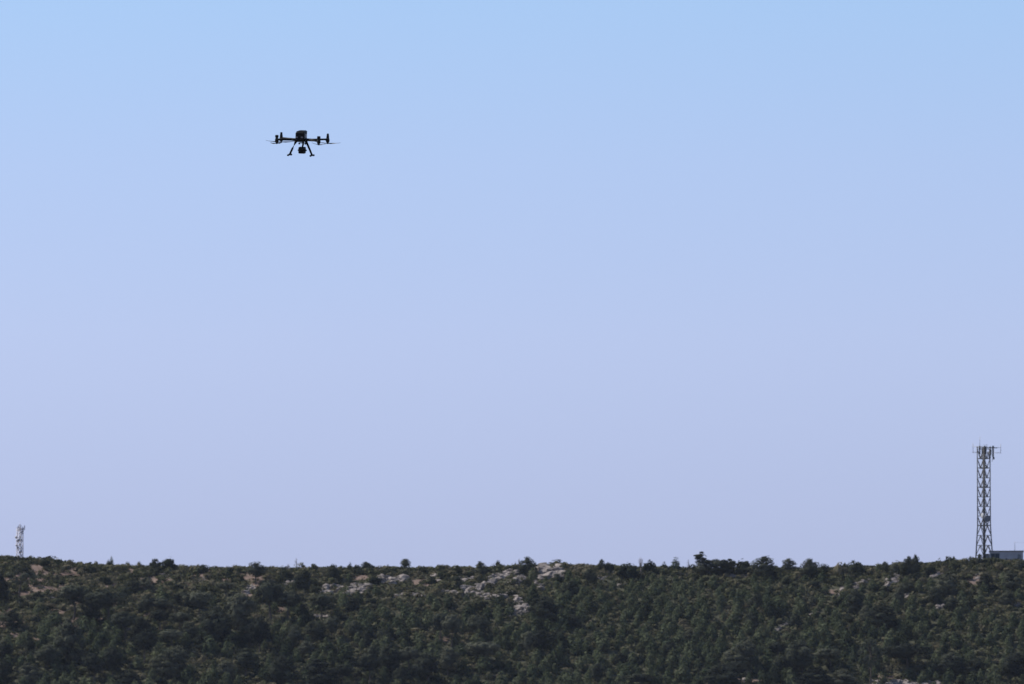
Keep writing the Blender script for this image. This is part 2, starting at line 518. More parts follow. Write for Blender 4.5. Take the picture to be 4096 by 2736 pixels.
def pine_variant(style):
    """unit pine, 1 m tall and about 1 m wide before scaling; lists built at 8 m scale for sensible leaf sizes"""
    H, Wd = 8.0, 6.0
    bm = bmesh.new()
    lean = rng.normal(0, 0.05, 2) + (np.array([-0.22, 0]) if style == 'wind' else 0)
    bend = rng.normal(0, 0.25, 2)
    top = {'umbrella': 0.90, 'tall': 0.93, 'bushy': 0.9, 'sparse': 0.95, 'wind': 0.85, 'round': 0.85}[style]

    def axis_pt(t):
        return np.array([lean[0] * H * t + bend[0] * math.sin(t * 5), lean[1] * H * t + bend[1] * math.sin(t * 4), H * t])
    pts = [axis_pt(t) for t in np.linspace(-0.05, top, 8)]
    bm_tube(bm, pts, list(np.linspace(0.21, 0.05, 8)), 6)
    C, RAD = [], []
    if style == 'umbrella':
        lev = [(0.58, 0.24, 3), (0.70, 0.36, 6), (0.80, 0.38, 7), (0.90, 0.24, 5), (0.96, 0.05, 1)]
    elif style == 'tall':
        lev = [(0.36, 0.24, 2), (0.48, 0.32, 4), (0.60, 0.36, 5), (0.72, 0.33, 5), (0.83, 0.25, 4), (0.93, 0.10, 2)]
    elif style == 'sparse':
        lev = [(0.45, 0.30, 2), (0.60, 0.36, 3), (0.72, 0.38, 4), (0.83, 0.28, 3), (0.93, 0.10, 2)]
    elif style == 'round':
        lev = [(0.36, 0.20, 3), (0.48, 0.32, 5), (0.62, 0.36, 6), (0.76, 0.32, 5), (0.88, 0.18, 4), (0.96, 0.05, 1)]
    elif style == 'wind':
        lev = [(0.16, 0.30, 4), (0.30, 0.36, 5), (0.44, 0.34, 5), (0.60, 0.22, 3), (0.78, 0.12, 2), (0.92, 0.05, 1)]
    else:
        lev = [(0.12, 0.30, 4), (0.25, 0.38, 6), (0.40, 0.40, 7), (0.55, 0.37, 6), (0.70, 0.29, 5), (0.83, 0.19, 4), (0.93, 0.06, 1)]
    if style == 'wind':
        for (x, z, r, n) in ((-0.30, 0.18, 1.1, 3), (-0.08, 0.20, 1.15, 3), (0.14, 0.22, 1.1, 3), (0.34, 0.24, 1.0, 3), (-0.28, 0.40, 0.95, 3), (-0.05, 0.42, 1.0, 3),
                             (0.16, 0.44, 0.95, 3), (0.36, 0.47, 0.8, 3), (0.52, 0.54, 0.5, 2), (-0.30, 0.56, 0.75, 2), (-0.12, 0.58, 0.75, 2), (0.10, 0.58, 0.7, 2),
                             (0.30, 0.60, 0.55, 2), (0.46, 0.63, 0.4, 1), (-0.34, 0.72, 0.6, 2), (-0.30, 0.84, 0.5, 2), (-0.40, 0.82, 0.4, 1), (-0.27, 0.94, 0.3, 1), (-0.20, 0.72, 0.45, 1)):
            for k in range(n):
                base = np.array([x * Wd * 0.5, 0, max(0.05, z - 0.15) * H])
                c = np.array([x * Wd, rng.normal(0, 0.6), z * H + rng.normal(0, 0.15)])
                C.append(c); RAD.append(r * (0.9 + 0.25 * rng.random()))
                bm_tube(bm, [base, (base + c) / 2, c], [0.09, 0.06, 0.02], 4, cap=False)
        lev = []
    for z, r, n in lev:
        a0 = rng.random() * 6.28
        if style != 'sparse':
            b0 = axis_pt(min(z, top))
            for q in range(1 if r < 0.3 else 2):
                C.append(np.array([b0[0] + rng.normal(0, r * 0.9), b0[1] + rng.normal(0, r * 0.9), z * H])); RAD.append(Wd * min(0.21, 0.09 + 0.32 * r))
        for k in range(n):
            if rng.random() < 0.10 and n > 2: continue
            a = a0 + 6.283 * k / n + rng.normal(0, 0.35)
            rr = r * Wd * (0.75 + 0.45 * rng.random())
            base = axis_pt(min(z, top) - 0.10)
            c = np.array([base[0] + rr * math.cos(a), base[1] + rr * math.sin(a), (z + rng.normal(0, 0.025)) * H])
            if style == 'wind': c[0] += (1 - z) * 1.6
            C.append(c); RAD.append(Wd * (0.145 + 0.075 * rng.random()) * (0.8 if style == 'sparse' else 1.0))
            mid = (base + c) / 2 + np.array([0, 0, -0.12])
            bm_tube(bm, [base, mid, c], [0.075, 0.055, 0.02], 4, cap=False)
    V, F = clump_cards(C, RAD, 95 if style != 'sparse' else 70, 0.50, flat=(0.95 if style in ('wind', 'round') else 0.74), up=0.4, aspect=0.5, jitter=0.32)
    S = norm_scale(V)
    for v in bm.verts: v.co = Vector(np.array(v.co) * S)
    return bm_mesh('trunk_' + style, bm, M_BARK, True), np_mesh('crown_' + style, V * S, F, M_PINE)


def young_variant():
    H, Wd = 3.2, 2.2
    bm = bmesh.new()
    bm_tube(bm, [(0, 0, -0.2), (rng.normal(0, .05), rng.normal(0, .05), 1.4), (rng.normal(0, .1), rng.normal(0, .1), 2.9)], [0.06, 0.045, 0.012], 5)
    C, RAD = [], []
    lev = [(0.08, 0.24, 4), (0.22, 0.32, 5), (0.36, 0.16, 2), (0.42, 0.32, 5), (0.58, 0.24, 4), (0.74, 0.16, 3), (0.90, 0.05, 1)]
    for z, r, n in lev:
        a0 = rng.random() * 6.28
        for k in range(n):
            a = a0 + 6.283 * k / n + rng.normal(0, 0.3)
            rr = r * Wd * (0.7 + 0.5 * rng.random())
            C.append(np.array([rr * math.cos(a), rr * math.sin(a), z * H + rng.normal(0, .12)]))
            RAD.append(0.34 + 0.18 * rng.random())
    V, F = clump_cards(C, RAD, 18, 0.46, flat=1.1, up=1.4, aspect=0.42, jitter=0.6)
    S = norm_scale(V)
    for v in bm.verts: v.co = Vector(np.array(v.co) * S)
    return bm_mesh('trunk_young', bm, M_BARK, True), (V * S, F), np_mesh('crown_young', V * S, F, M_YOUNG)


def shrub_variant(nc, per, Wd=2.4, H=1.5, size=0.27, up=0.3):
    C, RAD = [], []
    for k in range(nc):
        a = rng.random() * 6.28; r = Wd * 0.34 * math.sqrt(rng.random())
        z = H * (0.62 * (1 - (r / (Wd * 0.48)) ** 2) * (0.6 + 0.5 * rng.random())) + 0.08
        if k % 5 in (1, 3): z = H * (0.10 + 0.16 * rng.random())
        if k == 0: r, z = 0.0, H * 0.42
        C.append(np.array([r * math.cos(a), r * math.sin(a), z])); RAD.append(Wd * (0.15 + 0.09 * rng.random()) * (1.35 if k == 0 else 1.0))
    V, F = clump_cards(C, RAD, per, size, flat=0.8, up=up, aspect=0.6, jitter=0.5)
    V[:, 2] = np.maximum(V[:, 2], -0.05)
    return V * norm_scale(V), F


def stem_mesh():
    bm = bmesh.new()
    for k in range(5):
        a = k * 1.256 + rng.normal(0, .2)
        bm_tube(bm, [(0, 0, -0.12), (0.12 * math.cos(a), 0.12 * math.sin(a), 0.25), (0.26 * math.cos(a), 0.26 * math.sin(a), 0.62)], [0.03, 0.022, 0.008], 4, cap=False)
    return bm_mesh('shrub_stem', bm, M_BARK)


PINES = {s: [pine_variant(s) for _ in range(n)] for s, n in (('umbrella', 4), ('tall', 4), ('bushy', 4), ('sparse', 2), ('wind', 2), ('round', 2))}
YOUNG = [young_variant() for _ in range(6)]
SHRUB_VF = [shrub_variant(10, 24, size=0.34) for _ in range(6)]
SHRUB_ME = [np_mesh('shrub_foliage', v, f, M_SHRUB) for v, f in SHRUB_VF]
DARK_ME = [np_mesh('dark_shrub_foliage', *shrub_variant(20, 44, 3.0, 2.4, 0.34), M_DARK) for _ in range(4)]
SMALL_VF = [shrub_variant(4, 8, 1.6, 1.0, 0.46) for _ in range(6)]
SCRUB_VF = [shrub_variant(5, 15, 1.6, 1.0, 0.34) for _ in range(5)]
STEMS = [stem_mesh() for _ in range(3)]

# ------------------------------------------------------------------ rocks


def rock_variant(sub=3):
    bm = bmesh.new()
    bmesh.ops.create_icosphere(bm, subdivisions=sub, radius=1.0)
    off = rng.random(3) * 50
    planes = [(unit(1)[0], 0.55 + 0.3 * rng.random()) for _ in range(9)]
    for v in bm.verts:
        p = np.array(v.co)
        for n, d in planes:
            e = p @ n - d
            if e > 0: p = p - n * e * 0.92
        p *= 1 + 0.10 * float(vnoise(p[0] * 3 + off[0] + p[2] * 2, p[1] * 3 + off[1] - p[2])) + 0.05 * float(vnoise(p[0] * 8 + off[2], p[1] * 8 + p[2] * 8))
        # bedding ledges
        p[0] *= 1 + 0.10 * math.sin(p[2] * 9 + off[0]); p[1] *= 1 + 0.10 * math.sin(p[2] * 9 + off[0])
        v.co = Vector(p)
    return bm_mesh('rock', bm, M_ROCK)


ROCKS = [rock_variant(3) for _ in range(5)] + [rock_variant(2) for _ in range(5)]

# outcrops: label, polyline of photograph pixels the rock follows, half height in pixels, number of rocks, size range in metres
OUTCROPS = [
    ('wide bare cream rock slope on the skyline beside the round bush', [(2150, 2300), (2195, 2285), (2245, 2296)], 24, 26, (1.0, 2.6)),
    ('long grey ledge of layered rock left of centre below the skyline', [(1515, 2318), (1560, 2324), (1625, 2328)], 10, 22, (0.9, 2.4)),
    ('broken pale crag left of the layered ledge', [(1384, 2368), (1420, 2358), (1470, 2364)], 18, 24, (0.8, 2.0)),
    ('small weathered crag at the left end of the rock band', [(1296, 2370), (1330, 2360), (1366, 2352)], 13, 16, (0.7, 1.6)),
    ('low grey boulders at the foot of the left crag', [(1240, 2372), (1272, 2368)], 8, 7, (0.6, 1.2)),
    ('pale stones among shrubs at the far left of the rock band', [(1136, 2328), (1182, 2330)], 11, 12, (0.5, 1.3)),
    ('upright grey boulders just under the skyline shrubs', [(1735, 2312), (1765, 2318)], 12, 9, (0.8, 1.5)),
    ('grey boulder pair with lit tops above the diagonal rock band', [(1830, 2322), (1895, 2316)], 11, 12, (0.8, 1.9)),
    ('long diagonal band of pale rock climbing to the skyline', [(1850, 2366), (1920, 2352), (1970, 2326), (2030, 2296), (2080, 2284)], 11, 52, (0.8, 2.3)),
    ('thin broken line of pale stones below the layered ledge', [(1580, 2384), (1640, 2380), (1705, 2381)], 5, 16, (0.5, 1.1)),
    ('pale rock rubble under the diagonal band', [(1770, 2372), (1840, 2374), (1960, 2386), (2050, 2380)], 13, 40, (0.6, 1.7)),
    ('jumbled bleached rocks in the gully at the centre', [(2050, 2330), (2085, 2322), (2098, 2308)], 13, 18, (0.7, 1.7)),
    ('grey rock steps right of the central gully', [(2150, 2350), (2165, 2338)], 15, 11, (0.7, 1.6)),
    ('bleached rock tongue running down the middle of the slope', [(2060, 2400), (2085, 2424), (2110, 2440), (2050, 2462)], 18, 40, (0.6, 1.8)),
    ('isolated grey slabs right of the skyline rock slope', [(2390, 2318), (2420, 2300), (2455, 2288)], 10, 13, (0.6, 1.3)),
    ('single pale boulder in the young pines', [(2480, 2342), (2500, 2340)], 5, 4, (0.6, 1.0)),
    ('pale stones under the umbrella pines left of centre', [(1240, 2466), (1290, 2462), (1355, 2492)], 8, 16, (0.5, 1.2)),
    ('short straight wall of pale rock below the skyline right of centre', [(2915, 2306), (2960, 2304), (2990, 2306)], 4, 12, (0.6, 1.2)),
    ('brightest sunlit rock face on the right slope', [(3545, 2340), (3572, 2318), (3600, 2308)], 17, 26, (0.7, 1.9)),
    ('grey rock left of the brightest sunlit rock face', [(3424, 2346), (3450, 2336), (3468, 2328)], 9, 12, (0.7, 1.5)),
    ('sunlit streak of rock right of the brightest rock face', [(3728, 2306), (3750, 2298), (3772, 2296)], 6, 10, (0.5, 1.3)),
    ('small white stones below the communications tower', [(3905, 2322), (3918, 2300)], 8, 6, (0.5, 1.0)),
    ('grey boulders under the dark leaning bush on the right slope', [(3742, 2428), (3775, 2422)], 7, 9, (0.6, 1.3)),
    ('round grey boulder at the foot of the dark oval bush', [(3386, 2456), (3408, 2454)], 6, 4, (0.8, 1.5)),
    ('pale stones at the right edge of the slope', [(4045, 2424), (4085, 2418)], 6, 8, (0.5, 1.1)),
    ('pale rocks in a slanting line on the right slope', [(3105, 2520), (3130, 2505), (3160, 2484)], 7, 11, (0.5, 1.3)),
    ('two white stones on the upper right slope', [(3246, 2458), (3272, 2454)], 4, 5, (0.5, 0.9)),
    ('scattered pale stones right of centre under the skyline bushes', [(3355, 2376), (3378, 2346)], 8, 8, (0.5, 1.0)),
    ('pale stones below the brightest sunlit rock face', [(3620, 2392), (3632, 2380)], 8, 7, (0.5, 1.1)),
    ('grey cliff at the bottom right under the umbrella pine', [(3490, 2738), (3560, 2748), (3640, 2740), (3700, 2736), (3760, 2742)], 12, 36, (0.9, 2.2)),
    ('pale stone slab on the left slope beside the big pine', [(200, 2398), (232, 2400)], 4, 4, (0.6, 1.3)),
    ('white stones on the upper left slope below the flat topped bushes', [(618, 2300), (640, 2296), (690, 2310)], 6, 9, (0.5, 1.1)),
    ('pale stones right of the flat topped bushes', [(795, 2322), (812, 2316)], 5, 5, (0.5, 1.0)),
    ('pale boulders at the left end of the slope crag', [(990, 2348), (1020, 2352), (985, 2376)], 10, 10, (0.6, 1.5)),
    ('pale stones at the lower middle right edge of the pines', [(2965, 2728), (2985, 2714)], 6, 6, (0.5, 1.1)),
]
ROCK_ZONES = []


def along(poly, t):
    poly = np.array(poly, float)
    seg = np.linalg.norm(np.diff(poly, axis=0), axis=1)
    cs = np.concatenate([[0], np.cumsum(seg)])
    q = t * cs[-1]
    return np.array([np.interp(q, cs, poly[:, 0]), np.interp(q, cs, poly[:, 1])])


for label, poly, hh, n, (s0, s1) in OUTCROPS:
    if 1270 < poly[0][0] < 2260 and n > 12: n, s0, s1 = int(n * 1.2), s0 * 0.95, s1 * 1.1
    c = hit(*along(poly, 0.5))
    root = empty('rock_outcrop', c)
    tag(root, label, 'rocks', 'limestone outcrops on the hillside')
    for k in range(n + n // 2):
        p = along(poly, (k + rng.random()) / (n + n // 2)) + np.array([rng.normal(0, 6), rng.uniform(-hh, hh)])
        ROCK_ZONES.append((p[0], p[1]))
        P = hit(*p)
        s = 1.4 * (s0 + (s1 - s0) * rng.random() ** 1.3)
        if k % 3 == 2: s *= 0.55
        big = s > 1.6
        o = add_obj('rock', ROCKS[rng.integers(0, 5) if big else rng.integers(5, 10)], root)
        o.location = P - c + np.array([0, 0, -0.05 * s])
        o.rotation_euler = (rng.normal(0, .18), rng.normal(0, .18), rng.random() * 6.28)
        o.scale = (s * (0.7 + 0.5 * rng.random()) * 0.62, s * (0.6 + 0.4 * rng.random()) * 0.62, s * (0.28 + 0.20 * rng.random()))
ROCK_ZONES = np.array(ROCK_ZONES)


GU, GV = np.arange(-400, 4500, 5.0), np.arange(2180, 2920, 3.0)
_gu, _gv = np.meshgrid(GU, GV, indexing='ij')
SOILG = soil_mask(_gu, _gv)
ROCKG = np.full(_gu.shape, 1e9)
for _a, _b in ROCK_ZONES:
    i0, i1 = int((_a - 60 + 400) / 5), int((_a + 60 + 400) / 5)
    i0, i1 = max(i0, 0), max(i1, 1)
    ROCKG[i0:i1] = np.minimum(ROCKG[i0:i1], (_gu[i0:i1] - _a) ** 2 + ((_gv[i0:i1] - _b) * 1.3) ** 2)


def grid_at(g, u, v):
    i = min(max(int((u + 400) / 5), 0), g.shape[0] - 1); j = min(max(int((v - 2180) / 3), 0), g.shape[1] - 1)
    return float(g[i, j])


def rock_near(u, v, r=10.0): return grid_at(ROCKG, u, v) < r * r


def soil_at(u, v): return grid_at(SOILG, u, v)



# ------------------------------------------------------------------ planting
# landmarks that labels refer to: phrase, photograph pixel
LANDMARKS = [
    ('the distant pale mast', 80, 2230), ('the flat topped dark bush pair', 655, 2262), ('the lollipop tree', 1625, 2262),
    ('the windswept pine', 2845, 2262), ('the fan shaped dead tree', 2563, 2250), ('the cabin', 4025, 2235),
    ('the lattice tower', 3935, 2230), ('the brightest sunlit rock face', 3572, 2325), ('the skyline rock slope', 2195, 2295),
    ('the layered ledge', 1570, 2324), ('the bleached rock tongue', 2090, 2428), ('the broken pale crag', 1428, 2362),
    ('the dark oval bush', 3420, 2410), ('the big left slope pine', 294, 2410), ('the bottom right cliff', 3640, 2706),
    ('the umbrella pine on the cliff', 3625, 2630), ('the twin bare trunked pines', 1780, 2560),
    ('the tall dark pine by the cliff', 3480, 2640), ('the paired umbrella pines', 1120, 2400),
]
_near_count = {}
ORD = ['nearest', 'second nearest', 'third nearest', 'fourth nearest', 'fifth nearest', 'sixth nearest', 'seventh nearest', 'eighth nearest', 'ninth nearest', 'tenth nearest']


def side(du, dv):
    h = 'left' if du < 0 else 'right'
    if abs(dv) < 0.45 * abs(du): return h + ' of'
    if abs(du) < 0.45 * abs(dv): return 'above' if dv < 0 else 'below'
    return ('above ' if dv < 0 else 'below ') + h + ' of'


def ordinal(n):
    if n < len(ORD): return ORD[n]
    k = n + 1
    suf = 'th' if 10 <= k % 100 <= 20 else {1: 'st', 2: 'nd', 3: 'rd'}.get(k % 10, 'th')
    return '%d%s nearest' % (k, suf)


def auto_labels(items):
    """items: list of (object, look phrase, u, v). Names each plant by its look and its place beside the nearest landmark"""
    bucket = {}
    for o, look, u, v in items:
        best = min(LANDMARKS, key=lambda L: (L[1] - u) ** 2 + (1.6 * (L[2] - v)) ** 2)
        key = look + ' ' + side(u - best[1], v - best[2]) + ' ' + best[0]
        bucket.setdefault(key, []).append((math.hypot(u - best[1], v - best[2]), o))
    for key, lst in bucket.items():
        lst.sort(key=lambda q: q[0])
        for i, (_, o) in enumerate(lst):
            o['label'] = key if len(lst) == 1 else key + ', ' + ordinal(i)


OCC = []                      # (x, y, radius) already planted


def place_tree(kind, P, w, h, meshes, cat, group, label=None, stretch=1.0):
    root = empty(kind, P, rng.random() * 6.28 if stretch == 1.0 else 0.0)
    root.scale = (w, w, h)
    add_obj('trunk', meshes[0], root); add_obj('crown', meshes[-1], root)
    tag(root, label, cat, group)
    OCC.append((P[0], P[1], w * 0.5))
    return root


def place_shrub(P, w, h, me, label=None, kind='shrub', cat='shrub', group='shrubs on the hillside'):
    root = empty(kind, P, rng.random() * 6.28)
    root.scale = (w, w, h)
    add_obj('foliage', me, root); add_obj('stem', STEMS[rng.integers(0, 3)], root)
    tag(root, label, cat, group)
    OCC.append((P[0], P[1], w * 0.5))
    return root


K = 1024 / 2348.0
# mature pines read from the photograph: x centre, top, foot, width in photograph pixels, style, own label
HERO = []


def reg(x0, rows):
    for r in rows:
        HERO.append((x0 + r[0] * K, 2180 + r[1] * K, 2180 + r[2] * K, r[3] * K, r[4], r[5] if len(r) > 5 else None))


reg(0, [(175, 190, 490, 240, 'sparse'), (10, 270, 540, 110, 'bushy'),
        (675, 370, 690, 250, 'umbrella', 'big broad pine with dark trunk alone above the red bare soil on the left'),
        (820, 470, 720, 150, 'bushy'), (990, 415, 760, 300, 'umbrella'), (1220, 320, 450, 150, 'bushy'), (1360, 295, 435, 150, 'bushy'),
        (1340, 450, 660, 130, 'tall'), (1145, 620, 890, 210, 'umbrella'), (1290, 670, 850, 180, 'bushy'), (1320, 795, 1110, 200, 'umbrella'),
        (1570, 935, 1220, 300, 'bushy'), (1840, 430, 700, 230, 'umbrella'), (2190, 460, 860, 260, 'tall'), (1960, 560, 890, 260, 'bushy'),
        (2070, 340, 460, 140, 'umbrella'), (1500, 490, 660, 180, 'umbrella'), (1740, 715, 920, 150, 'tall'), (1030, 940, 1220, 160, 'tall'),
        (650, 690, 1080, 260, 'bushy'), (1700, 430, 560, 220, 'umbrella'), (2290, 680, 900, 180, 'bushy'), (1860, 825, 980, 160, 'bushy'),
        (40, 880, 1070, 140, 'bushy'), (20, 1050, 1290, 160, 'bushy'), (1460, 600, 800, 150, 'umbrella'), (1580, 780, 960, 200, 'umbrella'),
        (2060, 1060, 1240, 180, 'bushy'), (2250, 960, 1200, 200, 'tall'), (860, 1000, 1250, 190, 'tall'), (430, 920, 1150, 200, 'tall'),
        (280, 1080, 1300, 180, 'bushy'), (1180, 1150, 1340, 200, 'bushy'), (1650, 620, 790, 160, 'umbrella'), (90, 600, 760, 170, 'bushy')])
reg(1024, [(140, 340, 690, 240, 'umbrella', 'left one of the paired umbrella pines left of the pale crags'),
           (300, 425, 700, 220, 'umbrella', 'right one of the paired umbrella pines left of the pale crags'),
           (600, 450, 690, 190, 'umbrella'), (30, 660, 1000, 170, 'tall'), (220, 1020, 1300, 230, 'bushy'), (600, 1050, 1320, 270, 'bushy'),
           (1690, 630, 920, 160, 'umbrella', 'left one of the twin bare trunked pines above the clearing'),
           (1790, 640, 950, 170, 'umbrella', 'right one of the twin bare trunked pines above the clearing'),
           (2030, 640, 870, 200, 'tall'), (2080, 890, 1130, 280, 'umbrella'), (1400, 945, 1190, 200, 'umbrella'), (1760, 955, 1210, 190, 'tall'),
           (1040, 1010, 1290, 190, 'umbrella'), (780, 1095, 1300, 190, 'umbrella'), (1060, 930, 1110, 130, 'bushy'), (470, 880, 1010, 140, 'bushy'),
           (1180, 765, 960, 130, 'bushy'), (1010, 775, 940, 110, 'bushy'), (1230, 915, 1160, 200, 'bushy'), (560, 700, 880, 190, 'bushy'),
           (340, 740, 960, 150, 'tall'), (700, 640, 860, 140, 'tall'), (900, 690, 860, 130, 'bushy'), (430, 230, 420, 150, 'bushy'),
           (700, 185, 340, 110, 'bushy'), (1320, 1120, 1330, 180, 'bushy'), (1580, 1000, 1280, 200, 'tall'), (880, 480, 640, 130, 'bushy')])
reg(2048, [(140, 800, 1030, 140, 'tall'), (285, 775, 1015, 180, 'tall'), (2110, 880, 1160, 260, 'bushy'), (1950, 1090, 1320, 320, 'bushy'),
           (1640, 780, 890, 120, 'bushy'), (2200, 615, 770, 130, 'bushy'), (430, 775, 910, 170, 'bushy'), (1000, 990, 1110, 120, 'bushy'),
           (780, 1080, 1300, 150, 'tall'), (320, 470, 720, 270, 'bushy'), (560, 640, 750, 140, 'bushy'), (1450, 890, 1050, 120, 'tall'),
           (2240, 440, 600, 120, 'bushy'), (720, 220, 400, 110, 'tall'), (540, 330, 480, 150, 'bushy'), (1170, 1180, 1330, 220, 'umbrella')])
reg(3072, [(310, 885, 1240, 270, 'tall', 'tall full pine with dark straight trunk at the lower right'),
           (935, 865, 1290, 170, 'sparse', 'tall thin dark pine beside the bottom right cliff'),
           (1270, 915, 1180, 350, 'umbrella', 'spreading umbrella pine standing on the bottom right cliff'),
           (570, 950, 1140, 210, 'umbrella'), (800, 405, 640, 150, 'bushy', 'dark oval bushy pine standing out on the right slope'),
           (1060, 545, 770, 260, 'bushy'), (1660, 250, 480, 210, 'bushy', 'dark leaning bushy pine left below the communications tower'),
           (1540, 390, 545, 130, 'bushy'), (2010, 265, 405, 140, 'bushy'), (1280, 335, 435, 120, 'bushy'), (1205, 375, 565, 100, 'bushy'),
           (900, 555, 710, 100, 'bushy'), (240, 635, 765, 120, 'bushy'), (2270, 990, 1210, 260, 'bushy'), (1880, 1040, 1210, 220, 'bushy'),
           (1690, 990, 1190, 220, 'bushy'), (100, 890, 1060, 160, 'umbrella'), (690, 1140, 1300, 220, 'bushy'), (450, 1130, 1300, 240, 'bushy'),
           (2250, 240, 420, 150, 'bushy'), (2200, 420, 560, 130, 'bushy'), (400, 470, 560, 80, 'bushy'), (1690, 470, 620, 110, 'tall'), (120, 1010, 1200, 160, 'tall')])
items = []
used = {}
STYLE_LOOK = {'umbrella': 'broad topped pine', 'tall': 'tall narrow pine', 'bushy': 'bushy dark pine', 'sparse': 'thin open pine', 'wind': 'leaning pine'}
for (u, vt, vb, w, st, lab) in HERO:
    P = hit(u, vb)
    s = px_per_m(P)
    h = max(1.5, (vb - vt) / s) * 1.02
    wm = w / s
    var = PINES[st]
    k = used.get(st, 0); used[st] = k + 1
    P[2] -= 0.1
    o = place_tree('pine_tree', P, wm * 1.08, h, var[k % len(var)], 'pine tree', 'pines on the hillside', lab)
    if lab is None:
        size = 'large ' if w > 95 else ('' if w > 62 else 'small ')
        items.append((o, size + STYLE_LOOK[st], u, (vt + vb) / 2))

